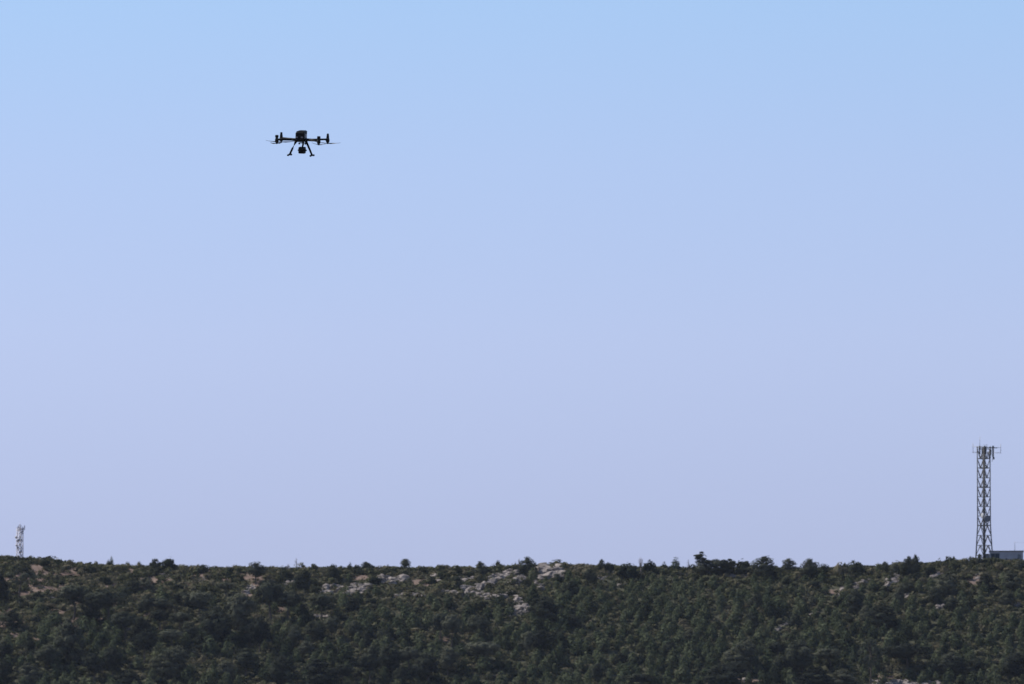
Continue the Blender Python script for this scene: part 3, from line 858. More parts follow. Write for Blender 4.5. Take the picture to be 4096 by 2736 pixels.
# skyline plants: x centre, top, foot, width (photograph pixels), style, label
SKYL = [
    (193, 2224, 2256, 66, 'shrub', 'low spreading bush on the skyline right of the distant mast'),
    (135, 2234, 2248, 22, 'shrub', 'small round bush on the skyline just right of the distant mast'),
    (40, 2226, 2244, 46, 'shrub', 'low bush at the left end of the skyline'),
    (110, 2230, 2246, 40, 'shrub', 'low bush at the foot of the distant mast'),
    (437, 2240, 2262, 26, 'shrub', 'loose bush left under the thin skyline sapling'),
    (452, 2226, 2262, 15, 'young', 'thin sapling with a round tuft on the left skyline'),
    (392, 2244, 2262, 22, 'shrub', 'small bush left of the thin skyline sapling'),
    (515, 2247, 2268, 24, 'shrub', 'small bush right of the thin skyline sapling'),
    (555, 2247, 2272, 42, 'shrub', 'pale bush left of the flat topped dark bush pair'),
    (630, 2236, 2276, 48, 'dark', 'left one of the flat topped dark bush pair on the left skyline'),
    (674, 2236, 2280, 52, 'dark', 'right one of the flat topped dark bush pair on the left skyline'),
    (742, 2260, 2284, 40, 'shrub', 'thin low bush right of the flat topped dark bush pair'),
    (808, 2260, 2292, 58, 'dark', 'dark dome shaped bush right of the flat topped dark bush pair'),
    (862, 2262, 2284, 14, 'young', 'little upright sapling right of the dark dome bush'),
    (912, 2264, 2284, 22, 'shrub', 'little bush on the skyline left of the round topped pine'),
    (950, 2262, 2290, 34, 'shrub', 'grey bush on the skyline touching the round topped pine'),
    (1024, 2251, 2330, 76, 'round', 'round topped pine breaking the left skyline'),
    (1100, 2270, 2292, 60, 'shrub', 'low long bush on the skyline right of the round topped pine'),
    (1208, 2250, 2282, 32, 'shrub', 'bright small bush beside the bare dead shrub'),
    (1258, 2256, 2288, 42, 'shrub', 'grey bush right of the bare dead shrub'),
    (1332, 2257, 2300, 46, 'shrub', 'square topped bush on the skyline left of the lollipop tree'),
    (1399, 2250, 2290, 20, 'young', 'narrow sapling on the skyline left of the lollipop tree'),
    (1370, 2262, 2288, 30, 'shrub', 'low bush left of the narrow skyline sapling'),
    (1432, 2258, 2288, 24, 'shrub', 'small bush right of the narrow skyline sapling'),
    (1466, 2248, 2288, 42, 'bushy', 'pointed dark pine on the skyline between saplings and lollipop tree'),
    (1570, 2268, 2290, 50, 'shrub', 'low bush left at the foot of the lollipop tree'),
    (1624, 2236, 2282, 38, 'round', 'lollipop shaped tree standing alone on the skyline left of centre'),
    (1680, 2272, 2292, 60, 'shrub', 'low bush right at the foot of the lollipop tree'),
    (1760, 2259, 2290, 36, 'shrub', 'bush on the skyline above the upright boulders'),
    (1822, 2260, 2292, 44, 'shrub', 'bush on the skyline above the boulder pair'),
    (1880, 2264, 2290, 44, 'shrub', 'bush on the skyline left of the oval bushy pine'),
    (1927, 2247, 2302, 42, 'bushy', 'oval bushy pine above the diagonal rock band'),
    (1982, 2244, 2276, 54, 'shrub', 'open bush on the skyline right of the oval bushy pine'),
    (2108, 2231, 2304, 66, 'bushy', 'bushy pine left of the skyline rock slope'),
    (2204, 2240, 2268, 106, 'shrub', 'wide rounded bush on top of the skyline rock slope'),
    (2060, 2250, 2290, 44, 'shrub', 'bush left of the pine at the skyline rock slope'),
    (2300, 2260, 2282, 70, 'shrub', 'low long bush on the skyline right of the rock slope'),
    (2360, 2260, 2284, 50, 'shrub', 'low bush left of the narrow round topped skyline bush'),
    (2404, 2238, 2284, 28, 'bushy', 'narrow round topped bush on the skyline right of the rock slope'),
    (2437, 2254, 2290, 32, 'dark', 'round dark bush right of the narrow round topped one'),
    (2472, 2264, 2286, 26, 'shrub', 'little bush left of the wide dome bush'),
    (2522, 2254, 2318, 78, 'dark', 'wide dome bush left under the fan shaped dead tree'),
    (2598, 2245, 2292, 44, 'dark', 'dark upright bush right of the fan shaped dead tree'),
    (2652, 2248, 2284, 32, 'shrub', 'bush between the dead tree and the little fir shaped pine'),
    (2702, 2230, 2284, 36, 'young', 'little fir shaped pine on the skyline left of the windswept pine'),
    (2770, 2258, 2284, 42, 'shrub', 'low bush left at the foot of the windswept pine'),
    (2848, 2211, 2300, 112, 'wind', 'windswept pine with a plume top on the skyline right of centre'),
    (2920, 2243, 2290, 52, 'shrub', 'bush right of the windswept pine'),
    (2978, 2246, 2300, 72, 'dark', 'broad dark bush right of the windswept pine'),
    (3060, 2228, 2310, 96, 'bushy', 'big dense round pine on the skyline right of the windswept pine'),
    (3150, 2237, 2290, 62, 'bushy', 'pointed bushy pine right of the big dense round pine'),
    (3240, 2238, 2314, 72, 'bushy', 'tall rounded pine in the skyline group left of the tower'),
    (3296, 2256, 2300, 42, 'dark', 'small dark bush right of the tall rounded skyline pine'),
    (3358, 2252, 2312, 68, 'shrub', 'grey green bush left of the big flat dark skyline bush'),
    (3429, 2246, 2302, 66, 'dark', 'big flat topped dark bush on the right skyline'),
    (3513, 2253, 2292, 22, 'young', 'narrow sapling right of the big flat topped skyline bush'),
    (3544, 2247, 2294, 34, 'bushy', 'small bushy pine right of the narrow sapling'),
    (3580, 2254, 2302, 38, 'bushy', 'dark bushy pine above the brightest sunlit rock face'),
    (3630, 2228, 2302, 46, 'bushy', 'left one of the two plumed pines left of the tower'),
    (3662, 2222, 2302, 34, 'bushy', 'right one of the two plumed pines left of the tower'),
    (3720, 2254, 2282, 50, 'shrub', 'low bush between the plumed pines and the pale round bush'),
    (3792, 2226, 2280, 78, 'shrub', 'pale round bush left of the communications tower'),
    (3880, 2226, 2262, 32, 'shrub', 'upright bush at the left foot of the communications tower'),
    (3916, 2216, 2262, 22, 'bushy', 'dark pine between the legs of the communications tower'),
    (3958, 2242, 2270, 44, 'shrub', 'bush between the tower and the cabin'),
    (4030, 2244, 2276, 70, 'shrub', 'wide bush hiding the foot of the cabin wall'),
    (4080, 2238, 2284, 46, 'bushy', 'bushy pine hiding the right end of the cabin'),
    (3990, 2250, 2282, 50, 'shrub', 'low bush below the cabin window'),
]
for (u, vt, vb, w, st, lab) in SKYL:
    P = hit(u, vb)
    s = px_per_m(P)
    _, vfoot = project(P)
    h = max(0.6, (vfoot - vt) / s) * 1.04
    wm = w / s
    P[2] -= 0.06
    if st in PINES:
        k = used.get(st, 0); used[st] = k + 1
        o = place_tree('pine_tree', P, wm * 1.05, h, PINES[st][k % len(PINES[st])], 'pine tree', 'plants on the skyline', lab, 0 if st == 'wind' else 1.0)
    elif st == 'young':
        y = YOUNG[rng.integers(0, 6)]
        place_tree('young_pine', P, wm * 1.1, h, (y[0], y[2]), 'pine tree', 'plants on the skyline', lab)
    else:
        me = (SHRUB_ME if st == 'shrub' else DARK_ME)
        place_shrub(P, wm * 1.08, h, me[rng.integers(0, len(me))], lab, group='plants on the skyline')


def zone_young(u, v):
    if v < 2325: return 0.0
    n = 0.5 + 0.5 * float(vnoise(u / 130.0 + 7, v / 70.0))
    if 2120 < u < 3150: return 1.0 if v > 2360 else 0.55
    if u <= 2120:
        if 1100 < u and v > 2440: return 0.12 + 0.5 * n
        if 160 < u < 480 and 2490 < v: return 0.95
        if v > 2520: return 0.04 + 0.25 * n
        if u > 800 and v > 2400: return 0.12 * n
        return 0.03
    if v > 2500: return 0.35 + 0.6 * n
    return 0.30 * n


def zone_shrub(u, v):
    n = 0.5 + 0.5 * float(vnoise(u / 60.0 + 31, v / 22.0))
    if u < 1050 and v < 2520:
        return 0.14 if soil_at(u, v) > 0.45 else 0.85
    if soil_at(u, v) > 0.4: return 0.06
    if 1100 < u < 2150 and v < 2420: return 0.75
    return 0.45 + 0.5 * n


class Disc:
    def __init__(self, cell): self.c, self.g = cell, {}

    def free(self, x, y, r):
        i, j = int(x // self.c), int(y // self.c)
        for a in range(i - 1, i + 2):
            for b in range(j - 1, j + 2):
                for (p, q, s) in self.g.get((a, b), ()):
                    if (p - x) ** 2 + (q - y) ** 2 < (0.5 * (r + s)) ** 2: return False
        return True

    def add(self, x, y, r): self.g.setdefault((int(x // self.c), int(y // self.c)), []).append((x, y, r))


disc = Disc(4.0)
for x, y, r in OCC: disc.add(x, y, min(3.6, r * 1.1))


def scatter(n, zone, radius, back=3.0, cover=12.0, disc=disc):
    xs = rng.uniform(-146, 146, n); ds = rng.uniform(-back, 128, n)
    ys = ridge_y(xs) - ds
    zs = terrain(xs, ys)
    us, vs = project(np.stack([xs, ys, zs], -1))
    out = []
    for x, y, z, u, v, d in zip(xs, ys, zs, us, vs, ds):
        if rng.random() > zone(u, v): continue
        if 2245 < v < 2790 and rng.random() < 0.86 and any(rock_near(u, v - q) for q in np.arange(0, cover + 1, 8.0)): continue
        if cover > 10 and rng.random() < 0.85 and max(soil_at(u, v - q) for q in (0, cover * 0.5, cover)) > 0.6: continue
        if u > 3880 and d < 14 and u < 4110 and radius > 1.5 and d < 8: continue
        r = radius * (0.75 + 0.5 * rng.random())
        if not disc.free(x, y, r): continue
        disc.add(x, y, r)
        out.append((x, y, z, u, v, r))
    return out


# young pines: 300 largest as things, the rest as one thicket
yp = []
for (x, y, z, u, v, r) in scatter(16000, zone_young, 2.7, 3.0, 44.0):
    big = rng.random() ** 1.8
    lo = 0.75 if v < 2420 else 1.0
    h = (2.2 + 2.0 * big) * lo * (0.9 + 0.2 * rng.random())
    yp.append((x, y, z, u, v, h, h * (0.62 + 0.24 * rng.random())))
inview = lambda u, v, h: -20 < u < 4116 and v - h * 17 < 2730
yp.sort(key=lambda q: -(q[5] * q[6]) if inview(q[3], q[4], q[5]) else 1)
yitems = []
for (x, y, z, u, v, h, w) in yp[:300]:
    m = YOUNG[rng.integers(0, 6)]
    o = place_tree('young_pine', np.array([x, y, z - 0.05]), w, h, (m[0], m[2]), 'pine tree', 'young pines on the slope')
    yitems.append((o, ('tallish' if h > 3.9 else 'small') + ' feathery pine', u, v - h * 8))


def joined(name, rows, variants, mat):
    """rows: (x, y, z, w, h)"""
    Vs, Fs, off = [], [], 0
    rows = np.array(rows)
    which = rng.integers(0, len(variants), len(rows)); ang = rng.random(len(rows)) * 6.283
    for k, (V, F) in enumerate(variants):
        q = rows[which == k]; a = ang[which == k]
        if len(q) == 0: continue
        ca, sa = np.cos(a)[:, None], np.sin(a)[:, None]
        X = (V[None, :, 0] * ca - V[None, :, 1] * sa) * q[:, 3:4] + q[:, 0:1]
        Y = (V[None, :, 0] * sa + V[None, :, 1] * ca) * q[:, 3:4] + q[:, 1:2]
        Z = V[None, :, 2] * q[:, 4:5] + q[:, 2:3]
        VV = np.stack([X, Y, Z], -1).reshape(-1, 3)
        FF = (F[None] + (np.arange(len(q)) * len(V))[:, None, None]).reshape(-1, 4) + off
        off += len(VV); Vs.append(VV); Fs.append(FF)
    return add_obj(name, np_mesh(name, np.concatenate(Vs), np.concatenate(Fs), mat))


o = joined('young_pine_thicket', [(q[0], q[1], q[2] - 0.05, q[6], q[5]) for q in yp[300:]], [(y[1][0], y[1][1]) for y in YOUNG], M_YOUNG)
tag(o, 'dense thicket of small feathery pines filling the middle slope', 'thicket', kind='stuff')

# shrubs: 300 largest as things, the rest as scrub
sp = []
for (x, y, z, u, v, r) in scatter(20000, zone_shrub, 1.6, 6.0, 18.0):
    w = r * (1.05 + 0.5 * rng.random()); h = w * (0.45 + 0.35 * rng.random())
    h *= 0.45 + 0.55 * min(1.0, max(0.0, float(ridge_y(x)) - y) / 14.0)
    sp.append((x, y, z, u, v, h, w))
sp.sort(key=lambda q: -(q[5] * q[6]) if inview(q[3], q[4], q[5]) else 1)
sitems = []
for (x, y, z, u, v, h, w) in sp[:300]:
    dk = rng.random() < 0.22
    me = DARK_ME if dk else SHRUB_ME
    o = place_shrub(np.array([x, y, z - 0.05]), w, h, me[rng.integers(0, len(me))])
    sitems.append((o, ('dark ' if dk else 'olive green ') + ('tall' if h / w > 0.62 else 'low') + ' shrub', u, v - h * 8))
auto_labels(items); auto_labels(yitems); auto_labels(sitems)
o = joined('scrub', [(q[0], q[1], q[2] - 0.05, q[6], q[5]) for q in sp[300:]], SHRUB_VF[:3] + SCRUB_VF, M_SHRUB)
tag(o, 'low olive green scrub covering the hillside between the trees', 'scrub', kind='stuff')
fill = []
for (x, y, z, u, v, r) in scatter(52000, lambda u, v: 0.8 if soil_at(u, v) < 0.5 else 0.16, 1.05, 8.0, 6.0, Disc(2.0)):
    w = r * (1.25 + 0.5 * rng.random())
    fill.append((x, y, z - 0.03, w, w * (0.35 + 0.25 * rng.random())))
o = joined('ground_cover', fill, SMALL_VF, M_SHRUB)
tag(o, 'knee high heath and cushion shrubs between the larger bushes', 'ground cover', kind='stuff')
# dry grass tufts on the open soil
n = 9000
xs = rng.uniform(-146, 0, n); ds = rng.uniform(0, 80, n); ys = ridge_y(xs) - ds; zs = terrain(xs, ys)
P = np.stack([xs, ys, zs + 0.12], -1)
N = unit(n); N[:, 2] *= 0.2; N /= np.linalg.norm(N, axis=1, keepdims=True)
V, F = cards(P, N, 0.30 + 0.25 * rng.random(n), 0.25 + 0.2 * rng.random(n), 1.5)
tag(add_obj('dry_grass', np_mesh('dry_grass', V, F, M_DRY)), 'dry straw coloured grass tufts on the bare left slope', 'grass', kind='stuff')

# ------------------------------------------------------------------ dead trees


def dead_tree(u, vt, vb, w, label, fan=False, seed=1):
    r = random.Random(seed)
    P = hit(u, vb); s = px_per_m(P); _, vf = project(P)
    h = (vf - vt) / s; wm = w / s
    root = empty('dead_tree', P - np.array([0, 0, 0.1]))
    tag(root, label, 'dead tree', 'dead trees on the skyline')
    tube_part('trunk', [(0, 0, 0), (0.05, 0, h * 0.5), (0.0, 0.05, h * (0.45 if fan else 0.97))], [0.10, 0.07, 0.03], M_DEAD, root, 5)
    n = 11 if fan else 9
    for k in range(n):
        t = 0.35 if fan else 0.25 + 0.65 * k / n
        a = (k / (n - 1) - 0.5) * 1.25 if fan else r.choice((-1, 1)) * r.uniform(0.5, 1.1)
        L = h * (0.62 if fan else (1.05 - t) * 0.6)
        b = Vector((0, 0, h * t))
        e = b + Vector((math.sin(a) * L * min(1.0, wm / h * 1.1), r.uniform(-.3, .3) * wm, math.cos(a) * L))
        m = (b + e) / 2 + Vector((r.uniform(-.08, .08), 0, 0.05))
        br = tube_part('branch', [b, m, e], [0.04, 0.03, 0.012], M_DEAD, root, 4)
        for q in range(2):
            f = b.lerp(e, 0.5 + 0.25 * q)
            tube_part('twig', [f, f + Vector((r.uniform(-.35, .35), r.uniform(-.2, .2), r.uniform(0.1, 0.45))) * (h / 3)], [0.02, 0.008], M_DEAD, br, 4)


dead_tree(1186, 2230, 2290, 30, 'bare twiggy dead shrub on the skyline left of the bright small bush', seed=3)
dead_tree(1152, 2254, 2290, 30, 'low leafless dead shrub on the skyline right of the round topped pine', seed=5)
dead_tree(2563, 2226, 2300, 24, 'fan shaped dead tree sticking up from the middle of the skyline', True, seed=7)
dead_tree(2754, 2234, 2290, 16, 'thin dead sapling between the little fir and the windswept pine', seed=9)
dead_tree(2076, 2232, 2290, 16, 'bare twig beside the pine left of the skyline rock slope', seed=12)

# ------------------------------------------------------------------ communications tower


def at_px(u, v, y):
    d = ray(u, v); t = y / d[1]
    return CAM + d * t


TY = 2006.0
tb = at_px(3937, 2239, TY)
tb[2] = float(terrain(tb[0], TY)) - 0.1
tower = empty('lattice_tower', tb, R(46.5))
tag(tower, 'tall steel lattice communications tower with crossbar antennas on the right skyline', 'tower')
S_T = px_per_m(tb)
zt = lambda v: (at_px(3937, v, TY)[2] - tb[2])
half_top, half_base = 51 / S_T / 2 / math.sqrt(2), 70 / S_T / 2 / math.sqrt(2)
Z_TOP, Z_BEND = zt(1786), zt(2102)


def half(z): return half_top if z >= Z_BEND else half_top + (half_base - half_top) * (1 - z / Z_BEND)


CORN = [(-1, -1), (1, -1), (1, 1), (-1, 1)]
cp = lambda i, z: Vector((CORN[i % 4][0] * half(z), CORN[i % 4][1] * half(z), z))
for i in range(4):
    bm = bmesh.new(); bm_tube(bm, [cp(i, -0.3), cp(i, Z_BEND), cp(i, Z_TOP)], [0.155, 0.145, 0.125], 6)
    add_obj('leg', bm_mesh('leg', bm, M_STEEL, True), tower)
levels = [zt(v) for v in (1796, 1834, 1872, 1911, 1949, 1987, 2026, 2064, 2102, 2142, 2182, 2221, 2246)]
for k, z in enumerate(levels):
    thick = 0.16 if k in (1, 2, 4, 8) else 0.095
    for i in range(4):
        bar_part('crossbar', cp(i, z), cp(i + 1, z), thick, M_STEEL, tower)
        if k + 1 < len(levels):
            z2 = max(levels[k + 1], 0.0)
            if k < 8:
                m = (cp(i, z2) + cp(i + 1, z2)) / 2
                bar_part('brace', cp(i, z), m, 0.115, M_STEEL, tower); bar_part('brace', cp(i + 1, z), m, 0.115, M_STEEL, tower)
            else:
                m = (cp(i, z) + cp(i + 1, z)) / 2
                bar_part('brace', m, cp(i, z2), 0.115, M_STEEL, tower); bar_part('brace', m, cp(i + 1, z2), 0.115, M_STEEL, tower)
# cable run and ladder up the near corner
inv = Matrix.Rotation(-R(46.5), 3, 'Z')
near = lambda x, y, z: inv @ Vector((x, y, z))
ht = half_top * math.sqrt(2)
bm = bmesh.new()
for dx in (-0.14, 0.0, 0.14):
    pts = [near(dx - 0.02, -ht * 1.32 + 0.35, 0.1), near(dx, -ht + 0.35, Z_BEND), near(dx + 0.12, -ht + 0.35, Z_TOP)]
    bm_tube(bm, pts, [0.085] * 3, 6)
add_obj('cable_run', bm_mesh('cable_run', bm, M_CABLE, True), tower)
tube_part('ladder_rail', [near(0.05, ht * 1.3 - 0.3, 0.1), near(0.05, ht - 0.3, Z_BEND), near(0.12, ht - 0.3, Z_TOP)], [0.06] * 3, M_STEEL, tower, 5)
# head: long booms with dipole ends, panel antennas, whips
kx = lambda cx: (3860 + cx * 180 / 1086 - 3937) / S_T
kz = lambda cy: zt(1740 + cy * 180 / 1086)


def tpipe(name, a, b, r, mat, y0=0.0, y1=None):
    y1 = y0 if y1 is None else y1
    return tube_part(name, [near(kx(a[0]), y0, kz(a[1])), near(kx(b[0]), y1, kz(b[1]))], [r, r], mat, tower, 6)


tpipe('boom', (190, 292), (875, 320), 0.045, M_STEEL_THIN, -ht)
tpipe('boom', (290, 302), (790, 322), 0.075, M_STEEL, -ht * 0.6)
tpipe('boom', (190, 428), (365, 418), 0.055, M_STEEL_THIN, -ht * 0.5)
tpipe('boom', (700, 434), (875, 438), 0.055, M_STEEL_THIN, -ht * 0.5)
tpipe('dipole_antenna', (200, 212), (205, 450), 0.05, M_STEEL_THIN, -ht * 0.75)
tpipe('dipole_antenna', (872, 228), (868, 458), 0.05, M_STEEL_THIN, -ht * 0.75)
tpipe('whip_antenna', (376, 42), (370, 300), 0.045, M_STEEL_THIN, 0)
for a, b, r in (((425, 262), (428, 420), .05), ((478, 226), (480, 330), .03), ((508, 228), (512, 330), .03), ((545, 226), (538, 300), .04), ((632, 272), (630, 400), .05)):
    tpipe('whip_antenna', a, b, r, M_STEEL, -0.3)
for cx, c0, c1, wd, yy in ((370, 258, 470, .34, 0), (692, 260, 535, .42, 0), (510, 290, 480, .36, -ht - .15), (428, 330, 545, .2, .4), (625, 345, 480, .55, .3), (610, 470, 560, .5, -.4), (560, 400, 520, .22, -.6), (708, 535, 592, .36, -.2)):
    z0, z1 = kz(c1), kz(c0)
    box_part('panel_antenna', near(kx(cx), yy, (z0 + z1) / 2), (wd, 0.22, z1 - z0), M_PANEL, tower, 0.04, rot=inv)
bar_part('platform_rail', near(kx(400), -ht * .7, kz(342)), near(kx(660), -ht * .7, kz(346)), 0.07, M_STEEL, tower)
bar_part('antenna_strut', near(kx(690), 0, kz(540)), near(kx(665), 0.2, kz(640)), 0.09, M_STEEL, tower)


def dish(name, u, v, r, depth, facing, mat, ymul):
    """drum dish: short cylinder with domed radome"""
    c = at_px(u, v, TY - ymul)
    loc = inv @ Vector(c - tb)
    bm = bmesh.new()
    rings = []
    prof = [(0.0, -0.10), (0.55, -0.07), (0.9, -0.02), (1.0, 0.03), (1.0, depth / r), (0.45, depth / r + 0.18), (0.0, depth / r + 0.2)]
    q = Vector(facing).normalized().to_track_quat('-Z', 'Y').to_matrix()
    n = 20
    for pr, pz in prof:
        rings.append([bm.verts.new(loc + inv @ (q @ Vector((pr * r * math.cos(6.2832 * k / n), pr * r * math.sin(6.2832 * k / n), pz * r)))) for k in range(n)])
    for a, b in zip(rings, rings[1:]):
        for k in range(n): bm.faces.new((a[k], a[(k + 1) % n], b[(k + 1) % n], b[k]))
    bmesh.ops.remove_doubles(bm, verts=bm.verts, dist=1e-4)
    return add_obj(name, bm_mesh(name, bm, mat, True), tower)


d1 = dish('dish_antenna', 3948, 2074, 0.80, 0.4, (-0.1, -1, 0), M_DISH, ht + 0.5)
d2 = dish('dish_antenna', 3928, 2063, 0.56, 0.45, (-0.9, -0.55, 0.05), M_WHITE, ht * 0.9)
d1['label'] = 'large grey disc facing the viewer'; d2['label'] = 'small drum turned to the left with white cover'
tube_part('dish_mount', [inv @ Vector(at_px(3948, 2074, TY - ht - 0.2) - tb), near(0.0, -ht, zt(2076))], [0.06, 0.06], M_STEEL, tower, 6)
tube_part('dish_mount', [inv @ Vector(at_px(3928, 2063, TY - ht * .7) - tb), near(0.0, -ht, zt(2064))], [0.06, 0.06], M_STEEL, tower, 6)

# ------------------------------------------------------------------ cabin
CY = 2003.0
c0, c1 = at_px(3958, 2206, CY), at_px(4092, 2208, CY)
cw = c1[0] - c0[0]
gz = float(terrain((c0[0] + c1[0]) / 2, CY))
ch = c0[2] - gz + 0.3
cabin = empty('cabin', ((c0[0] + c1[0]) / 2, CY, gz - 0.3), R(-4))
tag(cabin, 'grey white flat roofed cabin with wide window beside the lattice tower', 'cabin')
DEP = 3.2
wn_ = lambda cx: (3840 + cx * 256 / 1254 - 4025) / S_T
wz_ = lambda cy: ch - (1980 + cy * 256 / 1254 - 2207) / S_T


def wall_box(x0, x1, z0, z1, y0=0.0, y1=0.12, name='wall_panel'):
    return box_part(name, ((x0 + x1) / 2, (y0 + y1) / 2, (z0 + z1) / 2), (x1 - x0, y1 - y0, z1 - z0), M_WALL, cabin)


X0, X1 = -cw / 2, cw / 2
wx0, wx1, wz0, wz1 = wn_(602), wn_(775), wz_(1262), wz_(1146)
dx0, dx1, dz0, dz1 = wn_(1128), wn_(1192), wz_(1330), wz_(1170)
wall_box(X0, wx0, 0, ch); wall_box(wx1, dx0, 0, ch); wall_box(dx1, X1, 0, ch)
wall_box(wx0, wx1, 0, wz0); wall_box(wx0, wx1, wz1, ch); wall_box(dx0, dx1, 0, dz0); wall_box(dx0, dx1, dz1, ch)
wall_box(X0, X1, 0, ch, DEP - 0.12, DEP, 'back_wall')
for xs_ in (X0, X1 - 0.12):
    box_part('end_wall', (xs_ + 0.06, DEP / 2, ch / 2), (0.12, DEP - 0.25, ch), M_WALL, cabin)
roof = box_part('roof', (0, DEP / 2, ch + 0.10), (cw + 0.3, DEP + 0.4, 0.18), M_ROOF, cabin)
win = box_part('window', ((wx0 + wx1) / 2, 0.10, (wz0 + wz1) / 2), (wx1 - wx0 - 0.005, 0.05, wz1 - wz0 - 0.005), M_FRAME, cabin)
for a, b in ((wx0 + 0.06, (wx0 + wx1) / 2 - 0.06), ((wx0 + wx1) / 2 + 0.06, wx1 - 0.06)):
    box_part('pane', ((a + b) / 2, 0.07, (wz0 + wz1) / 2), (b - a, 0.02, wz1 - wz0 - 0.14), M_GLASS, win)
dr = box_part('door', ((dx0 + dx1) / 2, 0.09, (dz0 + dz1) / 2), (dx1 - dx0 - 0.005, 0.05, dz1 - dz0 - 0.005), M_FRAME, cabin)
box_part('handle', (dx0 + 0.12, 0.05, (dz0 + dz1) / 2), (0.05, 0.04, 0.16), M_STEEL, dr)
for k in range(7):
    box_part('wall_rib', (X0 + 0.06 + k * 0.0 + (cw - 0.12) * k / 6, -0.012, 0.25), (0.05, 0.02, 0.5), M_WALL, cabin)
px_ = wn_(1072)
tube_part('roof_pole', [(px_, 1.2, ch + 0.15), (px_ + 0.02, 1.2, ch + 2.35)], [0.06, 0.05], M_STEEL_THIN, cabin, 6)
tube_part('stay_wire', [(px_ + 0.02, 1.2, ch + 2.25), (px_ + 1.6, 1.2, ch + 2.18), (px_ + 3.2, 1.2, ch + 2.2)], [0.012] * 3, M_STEEL_THIN, cabin, 4)
tube_part('roof_pole', [(px_ + 3.2, 1.2, ch * 0.0), (px_ + 3.2, 1.2, ch + 2.3)], [0.05, 0.05], M_STEEL_THIN, cabin, 6)

kx0 = at_px(3949, 2216, 2004.5)
kg = float(terrain(kx0[0], 2004.5))
kb = empty('equipment_cabinet', (kx0[0], 2004.5, kg - 0.1))
tag(kb, 'small dark equipment cabinet between the tower legs and the cabin', 'cabinet')
box_part('housing', (0, 0, (kx0[2] - kg) / 2), (0.95, 0.7, kx0[2] - kg), M_ROOF, kb, 0.02)
box_part('lid', (0, 0, kx0[2] - kg + 0.06), (1.1, 0.85, 0.1), M_STEEL, kb, 0.02)
box_part('door', (0, -0.36, (kx0[2] - kg) / 2), (0.75, 0.02, (kx0[2] - kg) * 0.8), M_FRAME, kb)

# ------------------------------------------------------------------ distant pale mast
MY = 2075.0
mp = at_px(80, 2100, MY)
mg = float(terrain(mp[0], MY))
mast = empty('lattice_mast', (mp[0], MY, mg - 0.1), R(32))
tag(mast, 'pale slender lattice mast with antennas on the far left skyline', 'mast')
S_M = px_per_m(mp)
mz = lambda v: at_px(80, v, MY)[2] - mg + 0.1
mh = 9.2 / S_M
MT = mz(2112)
mc = lambda i, z: Vector((CORN[i % 4][0] * mh * (1 + 0.12 * (1 - z / MT)), CORN[i % 4][1] * mh * (1 + 0.12 * (1 - z / MT)), z))
for i in range(4):
    tube_part('leg', [mc(i, 0), mc(i, MT)], [0.11, 0.10], M_MAST, mast, 6)
zz, k = 0.0, 0
while zz < MT - 0.4:
    z2 = min(zz + 0.95, MT)
    for i in range(4):
        bar_part('crossbar', mc(i, z2), mc(i + 1, z2), 0.10, M_MAST, mast)
        bar_part('brace', mc(i + k % 2, zz), mc(i + 1 - k % 2, z2), 0.11, M_MAST, mast)
    zz = z2; k += 1
minv = Matrix.Rotation(-R(32), 3, 'Z')
mx = lambda cx: (cx * 240 / 1568 - 80) / S_M
mzz = lambda cy: mz(2060 + cy * 240 / 1568)
for cx, a, b, wd, yy in ((492, 310, 430, .42, -.5), (600, 330, 450, .4, -.4), (640, 275, 390, .22, 0), (545, 330, 420, .3, .5)):
    box_part('panel_antenna', minv @ Vector((mx(cx), yy, (mzz(a) + mzz(b)) / 2)), (wd, 0.25, mzz(a) - mzz(b)), M_MAST_D, mast, 0.03, rot=minv)
tube_part('lightning_rod', [(0, 0, MT - 0.2), (0, 0, mzz(190))], [0.10, 0.03], M_MAST, mast, 6)
for i in range(4):
    bar_part('cap_strut', mc(i, MT), (0, 0, mzz(235)), 0.07, M_MAST, mast)
for cx, cy, r in ((445, 590, .32), (455, 800, .26), (480, 860, .30), (470, 680, .28), (520, 660, .3), (570, 960, .3)):
    c = minv @ Vector((mx(cx), -0.75, mzz(cy)))
    bm = bmesh.new()
    dd = minv @ Vector((-0.5, -0.85, 0))
    bm_tube(bm, [c - dd * 0.02, c + dd * 0.10, c + dd * 0.34, c + dd * 0.40], [r * 0.4, r, r, r * 0.5], 14)
    add_obj('drum_antenna', bm_mesh('drum_antenna', bm, M_MAST_D, True), mast)
    tube_part('antenna_mount', [c + dd * 0.1, minv @ Vector((0.6 * mx(cx), -0.2, mzz(cy)))], [0.05, 0.05], M_MAST, mast, 5)
tube_part('cable_run', [(0.05, -mh * 0.7, 0), (0.0, -mh * 0.7, MT)], [0.11, 0.11], M_MAST_D, mast, 6)

# ------------------------------------------------------------------ drone
DR = CAM + ray(1204.7, 556) * 139.0
drone = empty('drone', DR)
drone.rotation_mode = 'QUATERNION'
drone.rotation_quaternion = (Matrix.Rotation(R(9.8), 3, 'X') @ Matrix.Rotation(R(1.3), 3, 'Y') @ Matrix.Rotation(R(-10.5), 3, 'Z')).to_quaternion()
tag(drone, 'black quadcopter drone with camera gimbal hovering in the sky', 'drone')
drone.rotation_mode = 'QUATERNION'

